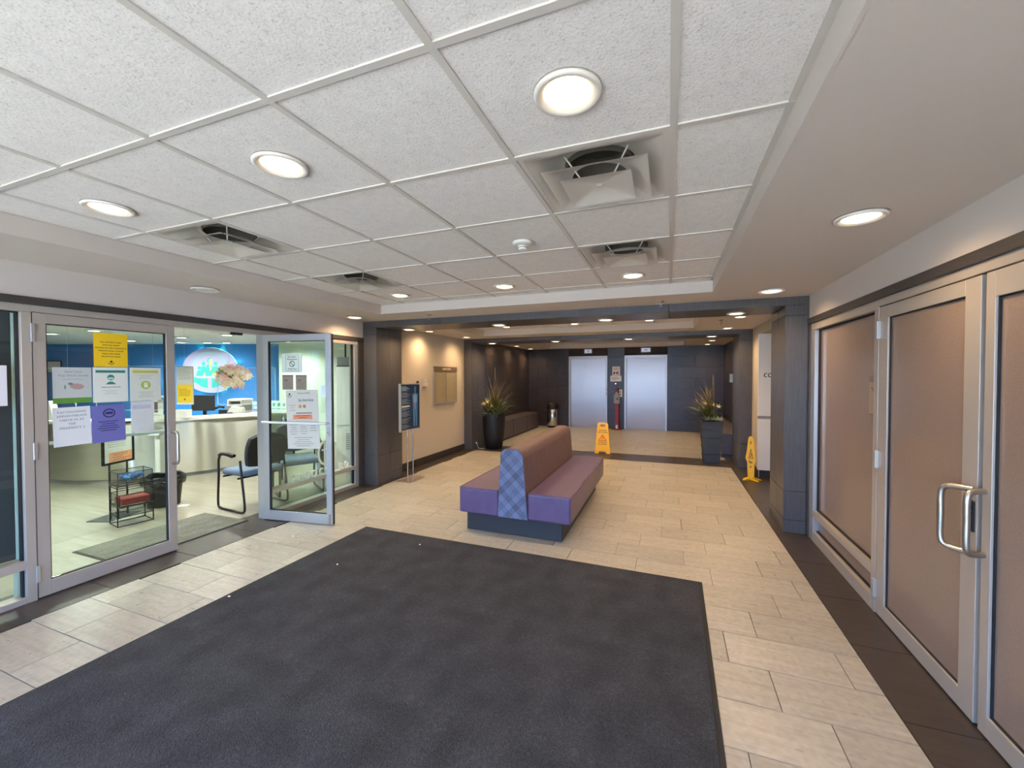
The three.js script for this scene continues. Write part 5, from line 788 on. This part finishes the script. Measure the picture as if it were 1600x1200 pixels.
// ---------------------------------------------------------------- clinic floor things
{
  // black sign stand
  const b0 = onY(170, 815.5), o = thing('sign_stand', 'black floor stand with an orange and white sign in the clinic', 'sign stand', [-5.72, 0, -2.69], 1.92);
  part(o, 'base', bb(-0.18, 0.18, 0, 0.006, -0.17, 0.09, 0.002), mat.blackMetal); for (const x of [-0.105, 0.095]) part(o, 'post', cyl(0.009, 0.009, 0.006, 0.62, x, 0.02, 10), mat.blackMetal);
  part(o, 'frame', [bb(-0.18, 0.18, 0.6, 0.622, 0.008, 0.032, 0.002), bb(-0.18, 0.18, 1.03, 1.05, 0.008, 0.032, 0.002), bb(-0.18, -0.162, 0.6, 1.05, 0.008, 0.032, 0.002), bb(0.162, 0.18, 0.6, 1.05, 0.008, 0.032, 0.002)], mat.blackMetal);
  const t = canvasTex(320, 400, (g, w, h) => { g.fillStyle = '#d9dcd4'; g.fillRect(0, 0, w, h); g.fillStyle = '#f0a87c'; g.fillRect(52, 296, 268, 104); g.fillStyle = '#8d5a3a'; for (let i = 0; i < 5; i++) g.fillRect(80 + (i % 2) * 24, 310 + i * 18, 190 - (i % 3) * 30, 5); g.fillStyle = '#9aa0a0'; for (let i = 0; i < 9; i++) g.fillRect(40, 40 + i * 24, 200, 6); });
  part(o, 'sign', uvFit(bb(-0.162, 0.162, 0.622, 1.03, 0.016, 0.022)), M({ map: t, roughness: 0.6 }), 'orange and white printed sign');
  // wire drawer tower
  const q = onY(207, 814), w = thing('wire_drawer_tower', 'black wire tower of three mesh drawers in the clinic', 'drawer tower', [-5.38, 0, -2.65], 1.39);
  const rods = []; const X = 0.145, Z = 0.115; for (const x of [-X, X]) for (const z of [-Z, Z]) rods.push(bar([x, 0, z], [x, 0.42, z], 0.0055, 6)); for (const y of [0.006, 0.4, 0.42]) for (const s of [-1, 1]) { rods.push(bar([-X, y, s * Z], [X, y, s * Z], 0.005, 6)); rods.push(bar([s * X, y, -Z], [s * X, y, Z], 0.005, 6)); } for (const y of [0.13, 0.27]) for (const s of [-1, 1]) rods.push(bar([s * X, y, -Z], [s * X, y, Z], 0.004, 6));
  part(w, 'frame', rods, mat.blackMetal);
  const meshM = M({ color: 0x3a403c, roughness: 0.6, transparent: true, opacity: 0.18, side: THREE.DoubleSide });
  const drawer = (y, dz, h) => { const d = new THREE.Group(); const list = []; for (const yy of [y, y + h]) for (const s of [-1, 1]) { list.push(bar([-0.14, yy, s * 0.125 + dz], [0.14, yy, s * 0.125 + dz], 0.004, 6)); list.push(bar([s * 0.14, yy, -0.125 + dz], [s * 0.14, yy, 0.125 + dz], 0.004, 6)); } for (const a of [-0.14, 0.14]) for (const b of [-0.125, 0.125]) list.push(bar([a, y, b + dz], [a, y + h, b + dz], 0.004, 6)); const dr = part(w, 'drawer', list, mat.blackMetal); part(dr, 'wire_mesh', [bb(-0.14, 0.14, y, y + h, 0.124 + dz, 0.126 + dz), bb(-0.14, 0.14, y, y + h, -0.126 + dz, -0.124 + dz), bb(-0.141, -0.139, y, y + h, -0.125 + dz, 0.125 + dz), bb(0.139, 0.141, y, y + h, -0.125 + dz, 0.125 + dz), bb(-0.14, 0.14, y, y + 0.002, -0.125 + dz, 0.125 + dz)], meshM); };
  drawer(0.1, 0.0, 0.1); drawer(0.215, 0.03, 0.12); drawer(0.428, 0.0, 0.13);
  const c1 = thing('glove_pile', 'crumpled blue gloves in the top mesh tray', 'gloves', [w.position.x, 0.432, w.position.z], 1.39); for (let i = 0; i < 9; i++) { const g = new THREE.IcosahedronGeometry(0.04, 1); const p = g.attributes.position; for (let j = 0; j < p.count; j++) p.setXYZ(j, p.getX(j) * R(0.7, 1.5), p.getY(j) * R(0.5, 0.9), p.getZ(j) * R(0.7, 1.4)); g.computeVertexNormals(); const m = part(c1, 'glove', g, M({ color: [0x2d7ac4, 0x4aa0e0, 0x2a5fa8][i % 3], roughness: 0.7 })); m.position.set(R(-0.06, 0.07), 0.048 + (i % 3) * 0.012, R(-0.05, 0.05)); }
  const c2 = thing('red_packet', 'red packet in the middle mesh drawer', 'packet', [w.position.x, 0.218, w.position.z], 1.39); part(c2, 'carton', bb(-0.115, 0.115, 0.003, 0.07, -0.08, 0.14, 0.006), M({ color: 0xc4524a, roughness: 0.7 })); part(c2, 'flap', bb(-0.11, 0.11, 0.07, 0.073, -0.07, 0.1, 0.001), M({ color: 0xd87068, roughness: 0.7 }));
  // bin
  const bp = onY(256, 792), bn = thing('waste_bin', 'black waste bin with a black bag liner in the clinic', 'bin', [bp.x - 0.1, 0, bp.z - 0.06], 0.9);
  { const g = new THREE.CylinderGeometry(0.19, 0.155, 0.34, 24, 6, true); part(bn, 'body', [g.translate(0, 0.17, 0).toNonIndexed(), cyl(0.155, 0.155, 0, 0.01, 0, 0, 24)], mat.black); const l = lathe([[0.165, 0.24], [0.2, 0.25], [0.212, 0.3], [0.21, 0.35], [0.195, 0.362], [0.18, 0.35], [0.17, 0.2]], 28), p = l.attributes.position; for (let i = 0; i < p.count; i++) { const a = Math.atan2(p.getZ(i), p.getX(i)), k = 1 + 0.04 * Math.sin(a * 7) + 0.03 * Math.sin(a * 13 + 1); p.setX(i, p.getX(i) * k); p.setZ(i, p.getZ(i) * k); p.setY(i, p.getY(i) + 0.012 * Math.sin(a * 5)); } l.computeVertexNormals(); part(bn, 'bag_liner', l, mat.bag); }
  // sanitizer pole
  const sp = onY(247, 762), s = thing('sanitizer_stand', 'white sanitizer pole in front of the steel counter', 'dispenser', [sp.x, 0, sp.z], FACE_CAMERA); part(s, 'base', lathe([[0, 0], [0.14, 0], [0.14, 0.012], [0.02, 0.02], [0, 0.02]], 28), mat.whitePlastic); part(s, 'pole', cyl(0.028, 0.028, 0.02, 0.74, 0, 0, 16), mat.whitePlastic); part(s, 'tray', extrude([[-0.1, 0], [0.1, 0], [0.07, 0.045], [-0.07, 0.045]], 0.12, 0.004).rotateX(Math.PI).translate(0, 0.785, 0.06), mat.whitePlastic);
  const pp = thing('paper_scrap', 'white scrap of paper on the clinic floor beside the bin', 'paper', [onY(287, 790).x, 0.001, onY(287, 790).z], 0.5); part(pp, 'sheet', bb(-0.05, 0.05, 0, 0.002, -0.035, 0.035), mat.paper);
  for (const [px, py] of [[656, 851], [358, 932], [458, 838], [527, 882]]) { const f = onY(px, py, px === 458 ? 0 : 0.013), m = thing('paper_scrap', px === 458 ? 'tiny white scrap on the tiles by the open door' : 'tiny white scrap lying on the charcoal mat', 'scrap', [f.x, f.y, f.z], px, { group: 'scraps on the lobby floor' }); part(m, 'scrap', bb(-0.009, 0.009, 0, 0.003, -0.006, 0.006, 0.001), mat.paper); }
  // chairs
  const chair = () => {
    const c = thing('visitor_chair', 'black sled-base chair with blue-grey seat just inside the open door', 'chair', [0, 0, 0], 0, { group: 'clinic waiting chairs' });
    for (const x of [-0.26, 0.26]) part(c, 'side_frame', tube([[x, 0.63, -0.02], [x, 0.645, 0.1], [x, 0.64, 0.2], [x, 0.58, 0.25], [x, 0.4, 0.255], [x, 0.08, 0.275], [x, 0.014, 0.23], [x, 0.012, 0], [x, 0.014, -0.2], [x, 0.08, -0.245], [x, 0.4, -0.2], [x, 0.6, -0.17]], 0.013, 8), mat.black);
    for (const x of [-0.26, 0.26]) part(c, 'armrest', tube([[x, 0.648, -0.06], [x, 0.66, 0.05], [x, 0.655, 0.18], [x, 0.63, 0.235]], 0.02, 8), mat.black);
    part(c, 'cross_rail', [bar([-0.26, 0.39, 0.16], [0.26, 0.39, 0.16], 0.011, 8), bar([-0.26, 0.39, -0.12], [0.26, 0.39, -0.12], 0.011, 8)], mat.black);
    const sg = new RoundedBoxGeometry(0.47, 0.075, 0.46, 4, 0.035), p = sg.attributes.position; for (let i = 0; i < p.count; i++) if (p.getZ(i) > 0.15) p.setY(i, p.getY(i) - (p.getZ(i) - 0.15) * 0.25); part(c, 'seat', uvBox(sg.translate(0, 0.445, 0.02)), mat.blueSeat);
    const s = new THREE.Shape(); s.moveTo(-0.21, 0); s.quadraticCurveTo(-0.26, 0.2, -0.2, 0.32); s.quadraticCurveTo(0, 0.42, 0.2, 0.32); s.quadraticCurveTo(0.26, 0.2, 0.21, 0); s.quadraticCurveTo(0, -0.04, -0.21, 0);
    const bg = extrude(s, 0.05, 0.016, 8); bg.rotateX(-0.16); bg.translate(0, 0.53, -0.22); part(c, 'backrest', uvBox(bg), mat.charFabric); const sh = extrude(s, 0.018, 0.006, 8); sh.rotateX(-0.16); sh.translate(0, 0.53, -0.245); part(c, 'back_shell', uvBox(sh), mat.black);
    part(c, 'back_bracket', tube([[0, 0.4, -0.1], [0, 0.42, -0.22], [0, 0.6, -0.25]], 0.014, 6), mat.black);
    return c;
  };
  const A = chair(); A.position.set(-4.68, 0, -3.52); A.rotation.y = -Math.PI / 2 - 0.1;
  copyOf(A, [-4.72, 0, -4.18], 2.1, 'black chair behind the sidelight letters, turned to the open door', 'clinic waiting chairs');
  // wheelchair
  const wc = thing('wheelchair', 'folded grey wheelchair behind the clinic sidelight', 'wheelchair', [-5.3, 0, -4.75], 0.9);
  for (const x of [-0.26, 0.26]) { part(wc, 'wheel', [new THREE.TorusGeometry(0.29, 0.014, 8, 32).rotateY(Math.PI / 2).translate(x, 0.304, 0).toNonIndexed(), ...Array.from({ length: 6 }, (_, i) => bar([x, 0.304, 0], [x, 0.304 + Math.cos(i * Math.PI / 3) * 0.28, Math.sin(i * Math.PI / 3) * 0.28], 0.003, 5))], mat.blackMetal); part(wc, 'frame_tube', tube([[x * 0.85, 0.95, -0.22], [x * 0.85, 0.9, -0.14], [x * 0.85, 0.5, -0.12], [x * 0.85, 0.45, 0.25], [x * 0.85, 0.15, 0.34]], 0.012, 8), mat.chrome); part(wc, 'caster', new THREE.TorusGeometry(0.07, 0.014, 8, 20).rotateY(Math.PI / 2).translate(x * 0.85, 0.084, 0.36).toNonIndexed(), mat.black); part(wc, 'armrest', bb(x * 0.85 - 0.025, x * 0.85 + 0.025, 0.7, 0.73, -0.1, 0.2, 0.012, 2), mat.black); part(wc, 'push_handle', bar([x * 0.85, 0.94, -0.21], [x * 0.85, 0.93, -0.32], 0.017, 10), mat.black); }
  part(wc, 'seat', bb(-0.2, 0.2, 0.47, 0.5, -0.1, 0.26, 0.01, 2), mat.charFabric); part(wc, 'backrest', bb(-0.2, 0.2, 0.52, 0.9, -0.15, -0.13, 0.008, 2), mat.charFabric);
  // white door slab and cabinet at the far end
  const a = atDepth(541, 640, 6.75), wd = thing('cabinet', 'tall white cabinet with a lower louvred door beyond the sidelight', 'cabinet', [a.x, 0, a.z], FACE_CAMERA + 0.15); part(wd, 'body', bb(-0.16, 0.22, 0, 1.75, -0.3, 0, 0.006), mat.white); const cd = part(wd, 'door', bb(-0.06, 0.2, 0.05, 0.72, 0, 0.02, 0.004), mat.whitePlastic); part(cd, 'louvre', Array.from({ length: 8 }, (_, i) => bb(0.0, 0.14, 0.36 + i * 0.035, 0.375 + i * 0.035, 0.018, 0.026)), mat.grey); part(cd, 'knob', new THREE.SphereGeometry(0.018, 12, 8).translate(0.15, 0.28, 0.035).toNonIndexed(), mat.chrome); part(wd, 'upper_door', bb(-0.15, 0.2, 0.76, 1.72, 0, 0.018, 0.004), mat.white);
  const tv = atDepth(541, 560, 6.5), v = thing('wall_television', 'grey television hung high beyond the clinic sidelight', 'television', [tv.x, tv.y, tv.z], FACE_CAMERA); part(v, 'screen', bb(-0.14, 0.1, -0.12, 0.02, -0.02, 0.02, 0.006), mat.grey); part(v, 'bezel', bb(-0.15, 0.11, -0.13, -0.115, -0.022, 0.026, 0.003), mat.blackMetal); part(v, 'ceiling_arm', bar([-0.02, 0.02, -0.02], [-0.02, LOW - tv.y, -0.02], 0.015, 8), mat.blackMetal);
}

renderer.render(scene, camera);
